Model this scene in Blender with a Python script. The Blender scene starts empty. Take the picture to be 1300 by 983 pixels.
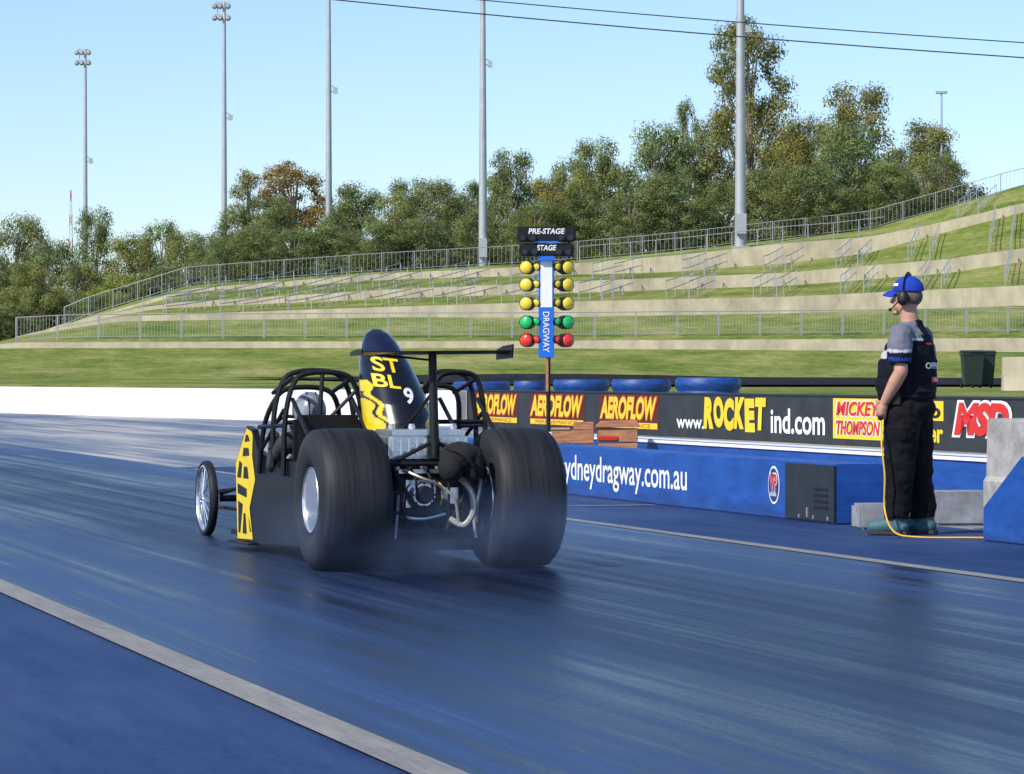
import bpy, bmesh, math, random
from mathutils import Vector, Matrix
from mathutils import noise as N
random.seed(11)
sc=bpy.context.scene
col=sc.collection
TH=math.atan(1270/4000); CT=math.cos(TH); ST=math.sin(TH)
def T2W(r,s,z=0): return Vector((r*CT-s*ST, r*ST+s*CT, z))

# ------------------------------------------------------------------ materials
def newmat(name):
    m=bpy.data.materials.new(name); m.use_nodes=True
    nt=m.node_tree; b=nt.nodes['Principled BSDF']
    return m,nt,b
def L(nt,a,b): nt.links.new(a,b)
def M(name,c,rough=.6,metal=0.,var=.18,scale=6.,bump=0.,spec=.5,stretch=(1,1,1),coat=0.):
    m,nt,b=newmat(name)
    tc=nt.nodes.new('ShaderNodeTexCoord'); mp=nt.nodes.new('ShaderNodeMapping')
    mp.inputs['Scale'].default_value=stretch
    L(nt,tc.outputs['Object'],mp.inputs['Vector'])
    n=nt.nodes.new('ShaderNodeTexNoise'); n.inputs['Scale'].default_value=scale; n.inputs['Detail'].default_value=6
    n.inputs['Roughness'].default_value=.65
    L(nt,mp.outputs[0],n.inputs['Vector'])
    r=nt.nodes.new('ShaderNodeValToRGB')
    r.color_ramp.elements[0].position=.3; r.color_ramp.elements[1].position=.7
    r.color_ramp.elements[0].color=(c[0]*(1-var),c[1]*(1-var),c[2]*(1-var),1)
    r.color_ramp.elements[1].color=(min(1,c[0]*(1+var)),min(1,c[1]*(1+var)),min(1,c[2]*(1+var)),1)
    L(nt,n.outputs['Fac'],r.inputs['Fac']); L(nt,r.outputs[0],b.inputs['Base Color'])
    b.inputs['Roughness'].default_value=rough; b.inputs['Metallic'].default_value=metal
    b.inputs['Specular IOR Level'].default_value=spec
    if coat: b.inputs['Coat Weight'].default_value=coat
    if bump:
        bp=nt.nodes.new('ShaderNodeBump'); bp.inputs['Strength'].default_value=bump; bp.inputs['Distance'].default_value=.02
        L(nt,n.outputs['Fac'],bp.inputs['Height']); L(nt,bp.outputs[0],b.inputs['Normal'])
    return m
def VC(name,rough=.5,coat=0.,mult=1.,spec=.5):
    m,nt,b=newmat(name)
    a=nt.nodes.new('ShaderNodeAttribute'); a.attribute_name='Col'
    n=nt.nodes.new('ShaderNodeTexNoise'); n.inputs['Scale'].default_value=14; n.inputs['Detail'].default_value=5
    tc=nt.nodes.new('ShaderNodeTexCoord'); L(nt,tc.outputs['Object'],n.inputs['Vector'])
    mr=nt.nodes.new('ShaderNodeMapRange'); mr.inputs['To Min'].default_value=.72; mr.inputs['To Max'].default_value=1.25
    L(nt,n.outputs['Fac'],mr.inputs['Value'])
    mx=nt.nodes.new('ShaderNodeVectorMath'); mx.operation='SCALE'
    L(nt,a.outputs['Color'],mx.inputs[0]); L(nt,mr.outputs[0],mx.inputs['Scale'])
    L(nt,mx.outputs[0],b.inputs['Base Color'])
    b.inputs['Roughness'].default_value=rough; b.inputs['Coat Weight'].default_value=coat
    b.inputs['Specular IOR Level'].default_value=spec
    return m
def dirty_blue():
    m,nt,b=newmat('blue_wall_paint')
    tc=nt.nodes.new('ShaderNodeTexCoord')
    n=nt.nodes.new('ShaderNodeTexNoise'); n.inputs['Scale'].default_value=3; n.inputs['Detail'].default_value=8; n.inputs['Roughness'].default_value=.7
    mp=nt.nodes.new('ShaderNodeMapping'); mp.inputs['Scale'].default_value=(1,.7,3); L(nt,tc.outputs['Object'],mp.inputs['Vector']); L(nt,mp.outputs[0],n.inputs['Vector'])
    r=nt.nodes.new('ShaderNodeValToRGB'); e=r.color_ramp.elements; e[0].position=.33; e[0].color=(.006,.05,.24,1); e[1].position=.7; e[1].color=(.014,.095,.40,1)
    L(nt,n.outputs['Fac'],r.inputs['Fac'])
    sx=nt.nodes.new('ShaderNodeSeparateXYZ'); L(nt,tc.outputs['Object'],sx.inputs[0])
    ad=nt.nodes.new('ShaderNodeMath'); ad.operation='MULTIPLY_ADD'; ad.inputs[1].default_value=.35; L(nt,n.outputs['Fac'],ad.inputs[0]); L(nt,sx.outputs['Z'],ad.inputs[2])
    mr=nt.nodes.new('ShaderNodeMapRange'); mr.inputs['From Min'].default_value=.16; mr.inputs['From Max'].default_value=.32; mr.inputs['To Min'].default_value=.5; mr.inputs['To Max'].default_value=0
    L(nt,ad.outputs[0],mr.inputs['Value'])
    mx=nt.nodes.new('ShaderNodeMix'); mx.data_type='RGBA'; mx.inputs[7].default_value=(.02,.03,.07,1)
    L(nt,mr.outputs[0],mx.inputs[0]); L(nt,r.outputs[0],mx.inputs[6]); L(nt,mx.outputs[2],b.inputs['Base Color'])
    b.inputs['Roughness'].default_value=.5
    bp=nt.nodes.new('ShaderNodeBump'); bp.inputs['Strength'].default_value=.15; bp.inputs['Distance'].default_value=.02; L(nt,n.outputs['Fac'],bp.inputs['Height']); L(nt,bp.outputs[0],b.inputs['Normal'])
    return m

m_conc=M('weathered_concrete',(.49,.42,.29),.85,var=.28,scale=1.1,bump=.3,stretch=(1,1,.5))
m_steps=M('worn_bank_steps',(.24,.24,.10),.9,var=.3,scale=3)
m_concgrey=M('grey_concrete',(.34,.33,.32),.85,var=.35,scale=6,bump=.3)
m_concdk=M('dark_grey_concrete',(.24,.25,.27),.85,var=.35,scale=6,bump=.3)  # darker blue-grey concrete of the low block and kerb stub
m_white=M('white_paint',(.80,.80,.78),.55,var=.09,scale=2)
m_whiteplain=M('white_lettering',(.8,.8,.8),.5,var=.02)
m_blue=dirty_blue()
m_bluebright=M('bright_blue_paint',(.012,.14,.62),.4,var=.1)
m_bluedk=M('dark_blue_paint',(.01,.04,.2),.5,var=.2)
m_blackwall=M('black_banner',(.022,.026,.03),.6,var=.4,scale=1.5)
m_yellow=M('yellow_paint',(.80,.57,.015),.45,var=.08)
m_red=M('red_paint',(.6,.015,.01),.45,var=.1)
m_black=M('black_paint',(.006,.006,.007),.38,var=.3,spec=.35)
m_blacksat=M('black_satin',(.009,.009,.010),.5,var=.3,spec=.35)
m_darkcab=M('charcoal_cabinet',(.016,.02,.026),.5,var=.3)
m_galv=M('galvanised_steel',(.42,.44,.46),.5,metal=.35,var=.12,scale=1.5)
m_rail=M('galvanised_rail',(.34,.36,.36),.5,metal=.3,var=.1)
m_alu=M('polished_aluminium',(.82,.83,.85),.28,metal=.9,var=.08,scale=20)
m_alud=M('cast_aluminium',(.5,.51,.55),.4,metal=.8,var=.3,scale=25,bump=.2)
m_hose=M('braided_hose',(.48,.45,.39),.45,metal=.6,var=.45,scale=90)
m_chute=M('black_nylon',(.007,.007,.008),.9,var=.5,scale=30,bump=.6)
m_wood=M('orange_stained_wood',(.42,.18,.085),.75,var=.4,scale=5,stretch=(1,1,6),bump=.3)
m_tyreblue=M('blue_tyre_wrap',(.012,.06,.26),.5,var=.5,scale=5,stretch=(1,1,5),bump=.4)
m_cable=M('yellow_cable',(.75,.42,.02),.5,var=.05)
m_wire=M('wire',(.03,.035,.04),.5,var=.05)
m_bark=M('bark',(.30,.25,.19),.9,var=.4,scale=2,stretch=(3,3,.6),bump=.4)
m_bin=M('bin_plastic',(.012,.025,.02),.5,var=.2)

def mat_rubber(name):
    m,nt,b=newmat(name)
    tc=nt.nodes.new('ShaderNodeTexCoord'); mp=nt.nodes.new('ShaderNodeMapping'); mp.inputs['Scale'].default_value=(26,1.2,1.2)
    L(nt,tc.outputs['Object'],mp.inputs['Vector'])
    n=nt.nodes.new('ShaderNodeTexNoise'); n.inputs['Scale'].default_value=1.6; n.inputs['Detail'].default_value=7
    L(nt,mp.outputs[0],n.inputs['Vector'])
    r=nt.nodes.new('ShaderNodeValToRGB'); r.color_ramp.elements[0].position=.32; r.color_ramp.elements[1].position=.75
    r.color_ramp.elements[0].color=(.006,.0065,.008,1); r.color_ramp.elements[1].color=(.026,.027,.030,1)
    L(nt,n.outputs['Fac'],r.inputs['Fac']); L(nt,r.outputs[0],b.inputs['Base Color'])
    b.inputs['Roughness'].default_value=.6; b.inputs['Specular IOR Level'].default_value=.35
    bp=nt.nodes.new('ShaderNodeBump'); bp.inputs['Strength'].default_value=.25; bp.inputs['Distance'].default_value=.01
    L(nt,n.outputs['Fac'],bp.inputs['Height']); L(nt,bp.outputs[0],b.inputs['Normal'])
    return m
m_rubber=mat_rubber('slick_rubber')

def mat_track(name,cols,pos,rough=(.3,.6),sx=2.2,sy=.06,grain=.35,spec=.5,groove=None):
    m,nt,b=newmat(name)
    tc=nt.nodes.new('ShaderNodeTexCoord')
    def noise_(scale,detail=8,ro=.65,rot=0):
        mp=nt.nodes.new('ShaderNodeMapping'); mp.inputs['Scale'].default_value=scale; mp.inputs['Rotation'].default_value=(0,0,rot); L(nt,tc.outputs['Object'],mp.inputs['Vector'])
        n=nt.nodes.new('ShaderNodeTexNoise'); n.inputs['Scale'].default_value=1; n.inputs['Detail'].default_value=detail; n.inputs['Roughness'].default_value=ro
        L(nt,mp.outputs[0],n.inputs['Vector']); return n.outputs['Fac']
    def mad(a,k,c=None):
        q=nt.nodes.new('ShaderNodeMath'); q.operation='MULTIPLY_ADD'; q.inputs[1].default_value=k; L(nt,a,q.inputs[0])
        if c is not None: L(nt,c,q.inputs[2])
        else: q.inputs[2].default_value=0
        return q.outputs[0]
    n1=noise_((sx,sy,1)); n2=noise_((.35,.13,1),5,.6,.2); n3=noise_((30,30,30),4); n4=noise_((sx*6,sy*2,1),6,.7)
    tot=mad(n1,.42,mad(n2,.22,mad(n4,.36,mad(n3,grain*.25))))
    r=nt.nodes.new('ShaderNodeValToRGB'); e=r.color_ramp.elements
    e[0].position=pos[0]; e[0].color=(*cols[0],1); e[1].position=pos[-1]; e[1].color=(*cols[-1],1)
    for p,c in zip(pos[1:-1],cols[1:-1]): k=e.new(p); k.color=(*c,1)
    L(nt,tot,r.inputs['Fac'])
    out=r.outputs[0]
    if groove:
        sp=nt.nodes.new('ShaderNodeSeparateXYZ'); L(nt,tc.outputs['Object'],sp.inputs[0])
        x=mad(n2,1.6,sp.outputs['X'])
        su=nt.nodes.new('ShaderNodeMath'); su.operation='SUBTRACT'; su.inputs[1].default_value=groove[0]+.8; L(nt,x,su.inputs[0])
        ab=nt.nodes.new('ShaderNodeMath'); ab.operation='ABSOLUTE'; L(nt,su.outputs[0],ab.inputs[0])
        g=nt.nodes.new('ShaderNodeMapRange'); g.interpolation_type='SMOOTHSTEP'; g.inputs['From Min'].default_value=groove[1]; g.inputs['From Max'].default_value=groove[2]; g.inputs['To Min'].default_value=groove[3]; g.inputs['To Max'].default_value=1.25
        L(nt,ab.outputs[0],g.inputs['Value'])
        vm=nt.nodes.new('ShaderNodeVectorMath'); vm.operation='SCALE'; L(nt,out,vm.inputs[0]); L(nt,g.outputs[0],vm.inputs['Scale']); out=vm.outputs[0]
    L(nt,out,b.inputs['Base Color'])
    mr=nt.nodes.new('ShaderNodeMapRange'); mr.inputs['From Min'].default_value=pos[0]; mr.inputs['From Max'].default_value=pos[-1]
    mr.inputs['To Min'].default_value=rough[0]; mr.inputs['To Max'].default_value=rough[1]
    L(nt,tot,mr.inputs['Value']); L(nt,mr.outputs[0],b.inputs['Roughness'])
    b.inputs['Specular IOR Level'].default_value=spec
    b.inputs['Specular Tint'].default_value=(.75,.85,1,1)
    bp=nt.nodes.new('ShaderNodeBump'); bp.inputs['Strength'].default_value=.22; bp.inputs['Distance'].default_value=.01
    L(nt,n3,bp.inputs['Height']); L(nt,bp.outputs[0],b.inputs['Normal'])
    return m
m_lane=mat_track('rubbered_lane',[(.001,.002,.006),(.003,.009,.030),(.008,.025,.085),(.03,.058,.14),(.14,.18,.26)],(.455,.505,.55,.605,.69),(.22,.60),sx=1.1,sy=.035,spec=.22,groove=(5.6,.4,2.7,.35))
m_shoulder=mat_track('blue_shoulder',[(.008,.021,.068),(.013,.035,.115),(.045,.08,.17)],(.44,.56,.74),(.55,.75),sx=.6,sy=.2,grain=1.1,spec=.18)
m_faroad=mat_track('grey_concrete_apron',[(.05,.08,.14),(.19,.21,.24),(.46,.43,.38)],(.46,.53,.61),(.4,.65),sx=.5,sy=.035,spec=.3)
m_edge=mat_track('worn_grey_line',[(.05,.06,.09),(.19,.18,.165),(.32,.30,.26)],(.44,.55,.76),(.5,.7),sx=5,sy=.9,grain=1.2,spec=.3)
m_asph=mat_track('service_road_asphalt',[(.015,.018,.022),(.025,.027,.032),(.045,.045,.05)],(.35,.5,.7),(.8,.9),spec=.0)

def mat_grass():
    m,nt,b=newmat('mown_grass')
    tc=nt.nodes.new('ShaderNodeTexCoord')
    n=nt.nodes.new('ShaderNodeTexNoise'); n.inputs['Scale'].default_value=.22; n.inputs['Detail'].default_value=8; n.inputs['Roughness'].default_value=.62
    L(nt,tc.outputs['Object'],n.inputs['Vector'])
    n2=nt.nodes.new('ShaderNodeTexNoise'); n2.inputs['Scale'].default_value=1.8; n2.inputs['Detail'].default_value=9; n2.inputs['Roughness'].default_value=.85
    L(nt,tc.outputs['Object'],n2.inputs['Vector'])
    ad=nt.nodes.new('ShaderNodeMath'); ad.operation='MULTIPLY_ADD'; ad.inputs[1].default_value=.45
    hf=nt.nodes.new('ShaderNodeMath'); hf.operation='MULTIPLY'; hf.inputs[1].default_value=.55
    L(nt,n2.outputs['Fac'],hf.inputs[0]); L(nt,n.outputs['Fac'],ad.inputs[0]); L(nt,hf.outputs[0],ad.inputs[2])
    r=nt.nodes.new('ShaderNodeValToRGB'); e=r.color_ramp.elements
    e[0].position=.38; e[0].color=(.06,.12,.02,1); e[1].position=.62; e[1].color=(.46,.41,.17,1)
    k=e.new(.49); k.color=(.21,.26,.05,1)
    L(nt,ad.outputs[0],r.inputs['Fac']); L(nt,r.outputs[0],b.inputs['Base Color'])
    b.inputs['Roughness'].default_value=.95; b.inputs['Specular IOR Level'].default_value=.1
    bp=nt.nodes.new('ShaderNodeBump'); bp.inputs['Strength'].default_value=.8; bp.inputs['Distance'].default_value=.2
    L(nt,n2.outputs['Fac'],bp.inputs['Height']); L(nt,bp.outputs[0],b.inputs['Normal'])
    return m
m_grass=mat_grass()

def mat_leaf():
    m,nt,b=newmat('eucalyptus_leaves')
    a=nt.nodes.new('ShaderNodeAttribute'); a.attribute_name='Col'
    oi=nt.nodes.new('ShaderNodeObjectInfo')
    mx=nt.nodes.new('ShaderNodeMix'); mx.data_type='RGBA'; mx.blend_type='MULTIPLY'; mx.inputs[0].default_value=1
    L(nt,a.outputs['Color'],mx.inputs[6]); L(nt,oi.outputs['Color'],mx.inputs[7])
    L(nt,mx.outputs[2],b.inputs['Base Color']); b.inputs['Roughness'].default_value=.65; b.inputs['Specular IOR Level'].default_value=.2
    tr=nt.nodes.new('ShaderNodeBsdfTranslucent'); L(nt,mx.outputs[2],tr.inputs['Color'])
    ms=nt.nodes.new('ShaderNodeMixShader'); ms.inputs[0].default_value=.38
    L(nt,b.outputs[0],ms.inputs[1]); L(nt,tr.outputs[0],ms.inputs[2])
    L(nt,ms.outputs[0],nt.nodes['Material Output'].inputs['Surface'])
    return m
m_leaf=mat_leaf()

# ------------------------------------------------------------------ mesh helpers
class B:
    def __init__(s): s.v=[]; s.f=[]; s.mi=[]; s.c=[]; s.mats=[]; s.cur=0
    def m(s,mat):
        if mat not in s.mats: s.mats.append(mat)
        s.cur=s.mats.index(mat); return s
    def add(s,vs,fs):
        o=len(s.v); s.v+= [tuple(v) for v in vs]
        for f in fs: s.f.append(tuple(o+i for i in f)); s.mi.append(s.cur)
    def box(s,x0,x1,y0,y1,z0,z1):
        s.add([(x0,y0,z0),(x1,y0,z0),(x1,y1,z0),(x0,y1,z0),(x0,y0,z1),(x1,y0,z1),(x1,y1,z1),(x0,y1,z1)],
              [(0,3,2,1),(4,5,6,7),(0,1,5,4),(1,2,6,5),(2,3,7,6),(3,0,4,7)])
        return s
    def prism(s,pts,axis,a,b):
        def P(p,t):
            return {'x':(t,p[0],p[1]),'y':(p[0],t,p[1]),'z':(p[0],p[1],t)}[axis]
        n=len(pts); vs=[P(p,a) for p in pts]+[P(p,b) for p in pts]
        fs=[tuple(range(n)),tuple(reversed(range(n,2*n)))]+[(i,(i+1)%n,n+(i+1)%n,n+i)[::-1] for i in range(n)]
        s.add(vs,fs); return s
    def tube(s,pts,r,seg=8,close=False):
        pts=[Vector(p) for p in pts]; n=len(pts)
        if not isinstance(r,(list,tuple)): r=[r]*n
        vs=[];up=None
        for i,p in enumerate(pts):
            if close: d=(pts[(i+1)%n]-pts[i-1])
            else: d=pts[min(i+1,n-1)]-pts[max(i-1,0)]
            d.normalize()
            if up is None:
                up=Vector((0,0,1)) if abs(d.z)<.9 else Vector((1,0,0))
            a=d.cross(up); a.normalize(); up=a.cross(d); up.normalize()
            ri=r[i] if i<len(r) else r[-1]; rx,ry=(ri if isinstance(ri,(tuple,list)) else (ri,ri))
            for k in range(seg):
                t=2*math.pi*k/seg
                vs.append(p+a*math.cos(t)*rx+up*math.sin(t)*ry)
        fs=[]
        for i in range(n if close else n-1):
            j=(i+1)%n
            for k in range(seg):
                k2=(k+1)%seg
                fs.append((i*seg+k,i*seg+k2,j*seg+k2,j*seg+k))
        if not close:
            fs.append(tuple(reversed(range(seg)))); fs.append(tuple(range((n-1)*seg,n*seg)))
        s.add(vs,fs); return s
    def lathe(s,prof,seg=48,c=(0,0,0),axis='x',closed=True):
        n=len(prof); vs=[]
        for a,r in prof:
            for k in range(seg):
                t=2*math.pi*k/seg; p,q=r*math.cos(t),r*math.sin(t)
                v={'x':(a,p,q),'y':(q,a,p),'z':(p,q,a)}[axis]
                vs.append((v[0]+c[0],v[1]+c[1],v[2]+c[2]))
        fs=[]
        for i in range(n if closed else n-1):
            j=(i+1)%n
            for k in range(seg):
                k2=(k+1)%seg; fs.append((i*seg+k,i*seg+k2,j*seg+k2,j*seg+k))
        if not closed:
            fs.append(tuple(reversed(range(seg)))); fs.append(tuple(range((n-1)*seg,n*seg)))
        s.add(vs,fs); return s
    def ell(s,c,r,seg=16,rings=10,zmin=-1):
        vs=[]
        for i in range(rings+1):
            ph=math.asin(max(zmin,-1)) + (math.pi/2-math.asin(max(zmin,-1)))*i/rings
            for k in range(seg):
                t=2*math.pi*k/seg; q=max(math.cos(ph),.004)
                vs.append((c[0]+r[0]*q*math.cos(t),c[1]+r[1]*q*math.sin(t),c[2]+r[2]*math.sin(ph)))
        fs=[(i*seg+k,i*seg+(k+1)%seg,(i+1)*seg+(k+1)%seg,(i+1)*seg+k) for i in range(rings) for k in range(seg)]
        fs.append(tuple(reversed(range(seg)))); fs.append(tuple(range(rings*seg,(rings+1)*seg)))
        s.add(vs,fs); return s
    def mesh(s,name,smooth=True,ang=40,fix=True,bevel=0):
        me=bpy.data.meshes.new(name); me.from_pydata(s.v,[],s.f)
        for mt in s.mats: me.materials.append(mt)
        if s.mats: me.polygons.foreach_set('material_index',s.mi)
        if fix or bevel:
            bm=bmesh.new(); bm.from_mesh(me)
            if bevel:
                es=[e for e in bm.edges if len(e.link_faces)==2 and e.calc_face_angle(0)>.6]
                bmesh.ops.bevel(bm,geom=es,offset=bevel,segments=2,affect='EDGES',clamp_overlap=True)
            bmesh.ops.recalc_face_normals(bm,faces=bm.faces); bm.to_mesh(me); bm.free()
        if smooth:
            me.polygons.foreach_set('use_smooth',[True]*len(me.polygons))
            me.set_sharp_from_angle(angle=math.radians(ang))
        me.update(); return me
    def obj(s,name,parent=None,loc=(0,0,0),rot=0,**kw):
        return link(name,s.mesh(name,**kw),parent,loc,rot)
def link(name,data,parent=None,loc=(0,0,0),rot=0):
    o=bpy.data.objects.new(name,data); col.objects.link(o)
    o.location=loc
    o.rotation_euler=(0,0,rot) if not isinstance(rot,tuple) else rot
    if parent: o.parent=parent
    return o
def tag(o,label,cat,group=None,kind=None):
    if label: o['label']=label
    if cat: o['category']=cat
    if group: o['group']=group
    if kind: o['kind']=kind
    return o
def structure(o,label,cat):
    return tag(o,label,cat,kind='structure')
def bend(pts,n=5):
    P=[Vector(p) for p in pts]; out=[]
    for i in range(len(P)-1):
        p0=P[max(i-1,0)];p1=P[i];p2=P[i+1];p3=P[min(i+2,len(P)-1)]
        for k in range(n):
            t=k/n
            out.append(.5*((2*p1)+(p2-p0)*t+(2*p0-5*p1+4*p2-p3)*t*t+(3*p1-p0-3*p2+p3)*t**3))
    out.append(P[-1]); return out

def textmesh(body,w,h,offset=.0,shear=0,extrude=.0):
    cu=bpy.data.curves.new('t','FONT'); cu.body=body; cu.size=1; cu.offset=offset; cu.shear=shear; cu.extrude=extrude
    cu.align_x='CENTER'; cu.resolution_u=4
    o=bpy.data.objects.new('t',cu); col.objects.link(o)
    dg=bpy.context.evaluated_depsgraph_get(); dg.update()
    me=bpy.data.meshes.new_from_object(o.evaluated_get(dg))
    bpy.data.objects.remove(o)
    xs=[v.co.x for v in me.vertices]; ys=[v.co.y for v in me.vertices]
    x0,x1,y0,y1=min(xs),max(xs),min(ys),max(ys)
    for v in me.vertices:
        v.co.x=((v.co.x-x0)/(x1-x0)-.5)*w; v.co.y=((v.co.y-y0)/(y1-y0)-.5)*h
    return me
def text(body,w,h,mat,fn,parent,name='lettering',**kw):
    me=textmesh(body,w,h,**kw)
    for v in me.vertices: v.co=Vector(fn(v.co.x,v.co.y))
    me.materials.clear(); me.materials.append(mat)
    return link(name,me,parent)

# ------------------------------------------------------------------ world + sun + camera
w=bpy.data.worlds.new('World'); sc.world=w; w.use_nodes=True
nt=w.node_tree; bg=nt.nodes['Background']
sky=nt.nodes.new('ShaderNodeTexSky'); sky.sky_type='NISHITA'; sky.sun_disc=False
SD=Vector((-.60,-.55,.70)).normalized()
sky.sun_elevation=math.asin(SD.z); sky.sun_rotation=math.atan2(SD.x,SD.y)%(2*math.pi)
sky.altitude=0; sky.air_density=1.0; sky.dust_density=.25; sky.ozone_density=3
hs_=nt.nodes.new('ShaderNodeMix'); hs_.data_type='RGBA'; hs_.blend_type='MULTIPLY'; hs_.inputs[0].default_value=1; hs_.inputs[7].default_value=(.90,.97,1.15,1)
nt.links.new(sky.outputs[0],hs_.inputs[6]); nt.links.new(hs_.outputs[2],bg.inputs[0]); bg.inputs[1].default_value=.15
sl=bpy.data.lights.new('sun','SUN'); sl.energy=5; sl.angle=math.radians(.5); sl.color=(1,.95,.86)
so=link('sun',sl); so.rotation_euler=SD.to_track_quat('Z','Y').to_euler()
sc.view_settings.view_transform='Standard'; sc.view_settings.look='None'; sc.view_settings.exposure=0
cd=bpy.data.cameras.new('camera'); cam=link('camera',cd,loc=(0,0,1.2),rot=(math.radians(90-.193),0,0))
cd.lens=110.77; cd.sensor_width=36; cd.clip_end=6000; cd.clip_start=.5
sc.camera=cam

# ------------------------------------------------------------------ terrain tables (X,z)
def itp(tb,x):
    if x<=tb[0][0]: return tb[0][1]
    for (a,za),(b,zb) in zip(tb,tb[1:]):
        if x<=b: return za+(zb-za)*(x-a)/(b-a)
    return tb[-1][1]
W1b=[(-45,2.2),(-23,2.55),(0,2.55),(24,2.36),(45,2.3)]
W1t=[(-27,2.5),(-23.2,2.8),(0,2.86),(24,3.0),(45,3.1)]
W2b=[(-26.5,2.9),(-25,3.3),(-20.2,4.03),(-6,4.24),(2,4.24),(14.2,4.44),(26.3,4.85),(40,5)]
W2t=[(-26.5,2.9),(-25,3.36),(-20.2,4.25),(-6,4.76),(2,5.0),(14.2,5.27),(26.3,5.85),(40,6.3)]
W3b=[(-27,3.0),(-25.7,3.8),(-19.6,4.94),(-6.5,5.52),(2.2,5.78),(15.2,6.2),(24,6.9),(30,7.8),(40,8.9)]
W3t=[(-27,3.0),(-25.7,3.86),(-19.6,5.18),(-6.5,5.98),(2.2,6.36),(15.2,6.9),(24,7.65),(30,8.5),(40,9.6)]
W4b=[(-28,3.1),(-26,4.3),(-19.1,6.13),(-7,6.92),(2.3,7.18),(9.3,7.35),(16.3,7.9),(20.9,8.45),(24.6,9.45),(30.2,10.9),(40,13)]
W4t=[(-28,3.1),(-26,4.36),(-19.1,6.34),(-7,7.28),(2.3,7.71),(9.3,8.28),(16.3,9.05),(20.9,9.38),(24.6,10.1),(30.2,11.4),(40,13.5)]
CR=[(-31,3.0),(-28.6,3.9),(-26.2,4.9),(-19.9,6.83),(-7.3,7.7),(2.4,8.23),(9.7,8.86),(17,9.7),(21.8,10.2),(25.7,11.3),(31.5,13.0),(40,14.9)]
BK=[(-60,3.2),(-34,3.5),(-22,6.2),(-7.3,7.4),(10,8.6),(22,9.8),(30,11),(50,12)]
def wallY(X):
    if X>-1.1: return max(18,(22-CT*X)/ST)
    return min(109.5,76.2+(-1.1-X)*29/16.3)
def rows(X):
    y0=wallY(X)
    return [(y0+.75,-.03),(min(y0+12,111.3),.80),(112,.90),(135,1.10),(150,itp(W1b,X)),
            (150.4,itp(W1t,X)-.03),(162,itp(W2b,X)),(162.4,itp(W2t,X)-.03),(174,itp(W3b,X)),(174.4,itp(W3t,X)-.03),
            (186,itp(W4b,X)),(186.4,itp(W4t,X)-.03),(194,itp(CR,X)),(225,itp(BK,X)),(320,itp(BK,X)+1),(330,-.2)]
def ground(X,Y):
    R=rows(X)
    for (a,za),(b,zb) in zip(R,R[1:]):
        if Y<=b: return za+(zb-za)*max(0,(Y-a))/(b-a)
    return 0
b=B().m(m_grass)
Xs=[-90,-75,-60,-50]+[-45+i for i in range(0,91)]+[50,60,80]
NR=16
vs=[];fs=[]
for X in Xs:
    R=rows(X)
    for i,(y,z) in enumerate(R): vs.append((X,y,z))
for i in range(len(Xs)-1):
    for j in range(NR-1):
        fs.append((i*NR+j,(i+1)*NR+j,(i+1)*NR+j+1,i*NR+j+1))
b.add(vs,fs)
structure(b.obj('grass_hillside',smooth=False,fix=False),'terraced grass spectator hillside beside the drag strip','hill')
gb=B().m(M('dry_ground',(.12,.13,.06),.95,var=.3,scale=.05)); gb.add([(-4000,-300,-.06),(4000,-300,-.06),(4000,5000,-.06),(-4000,5000,-.06)],[(0,1,2,3)])
structure(gb.obj('ground',smooth=False,fix=False),'flat open ground stretching to the horizon','ground')
b=B().m(m_asph); vs=[];fs=[]
n=0
for X,ya,yb in [(-12,133,134),(-8,126,135),(-4,116,136),(0,106,136.5),(3,100,136.5),(6,98,136),(10,97,135),(15,96,133),(20,97,131),(26,98,129),(34,98,128)]:
    for k in range(8):
        y=ya+(yb-ya)*k/7; vs.append((X,y,ground(X,y)+.07))
    n+=1
for i in range(n-1):
    for k in range(7): fs.append((i*8+k,(i+1)*8+k,(i+1)*8+k+1,i*8+k+1))
b.add(vs,fs); structure(b.obj('service_road',smooth=False,fix=False),'dark asphalt service road below the grass bank','road')

def sheet(name,mat,r0,r1,s0,s1,z,label,cat):
    b=B().m(mat); b.add([(r0,s0,z),(r1,s0,z),(r1,s1,z),(r0,s1,z)],[(0,1,2,3)])
    return structure(b.obj(name,rot=TH,smooth=False,fix=False),label,cat)
sheet('paved_apron',m_shoulder,-45,2.76,-20,190,0,'blue painted asphalt beside the racing lane','pavement')
sheet('track_shoulder',m_shoulder,8.3,10.9,-20,41,0,'blue painted asphalt strip below the low blue wall','pavement')
sheet('far_pavement',m_faroad,8.3,40,41,190,0,'pale worn concrete pavement further down the strip','pavement')
sheet('opposite_lane',m_faroad,10.9,22.4,-20,41,0,'grey concrete opposite lane of the drag strip','road')
sheet('racing_lane',m_lane,2.72,8.35,-20,150,.006,'dark blue drag strip lane coated in tyre rubber','road')
sheet('lane_edge_line',m_edge,2.57,2.735,-20,150,.010,'worn pale cream line along the racing lane','road marking')
sheet('lane_edge_line',m_edge,8.33,8.47,-20,40,.010,'thin worn pale line along the racing lane','road marking')
sheet('start_marking',m_edge,8.5,10.1,27.4,27.5,.010,'faint pale line across the blue shoulder','road marking')
sheet('start_marking',m_edge,8.5,10.15,30.2,30.35,.010,'faint pale line across the blue shoulder','road marking')

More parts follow.
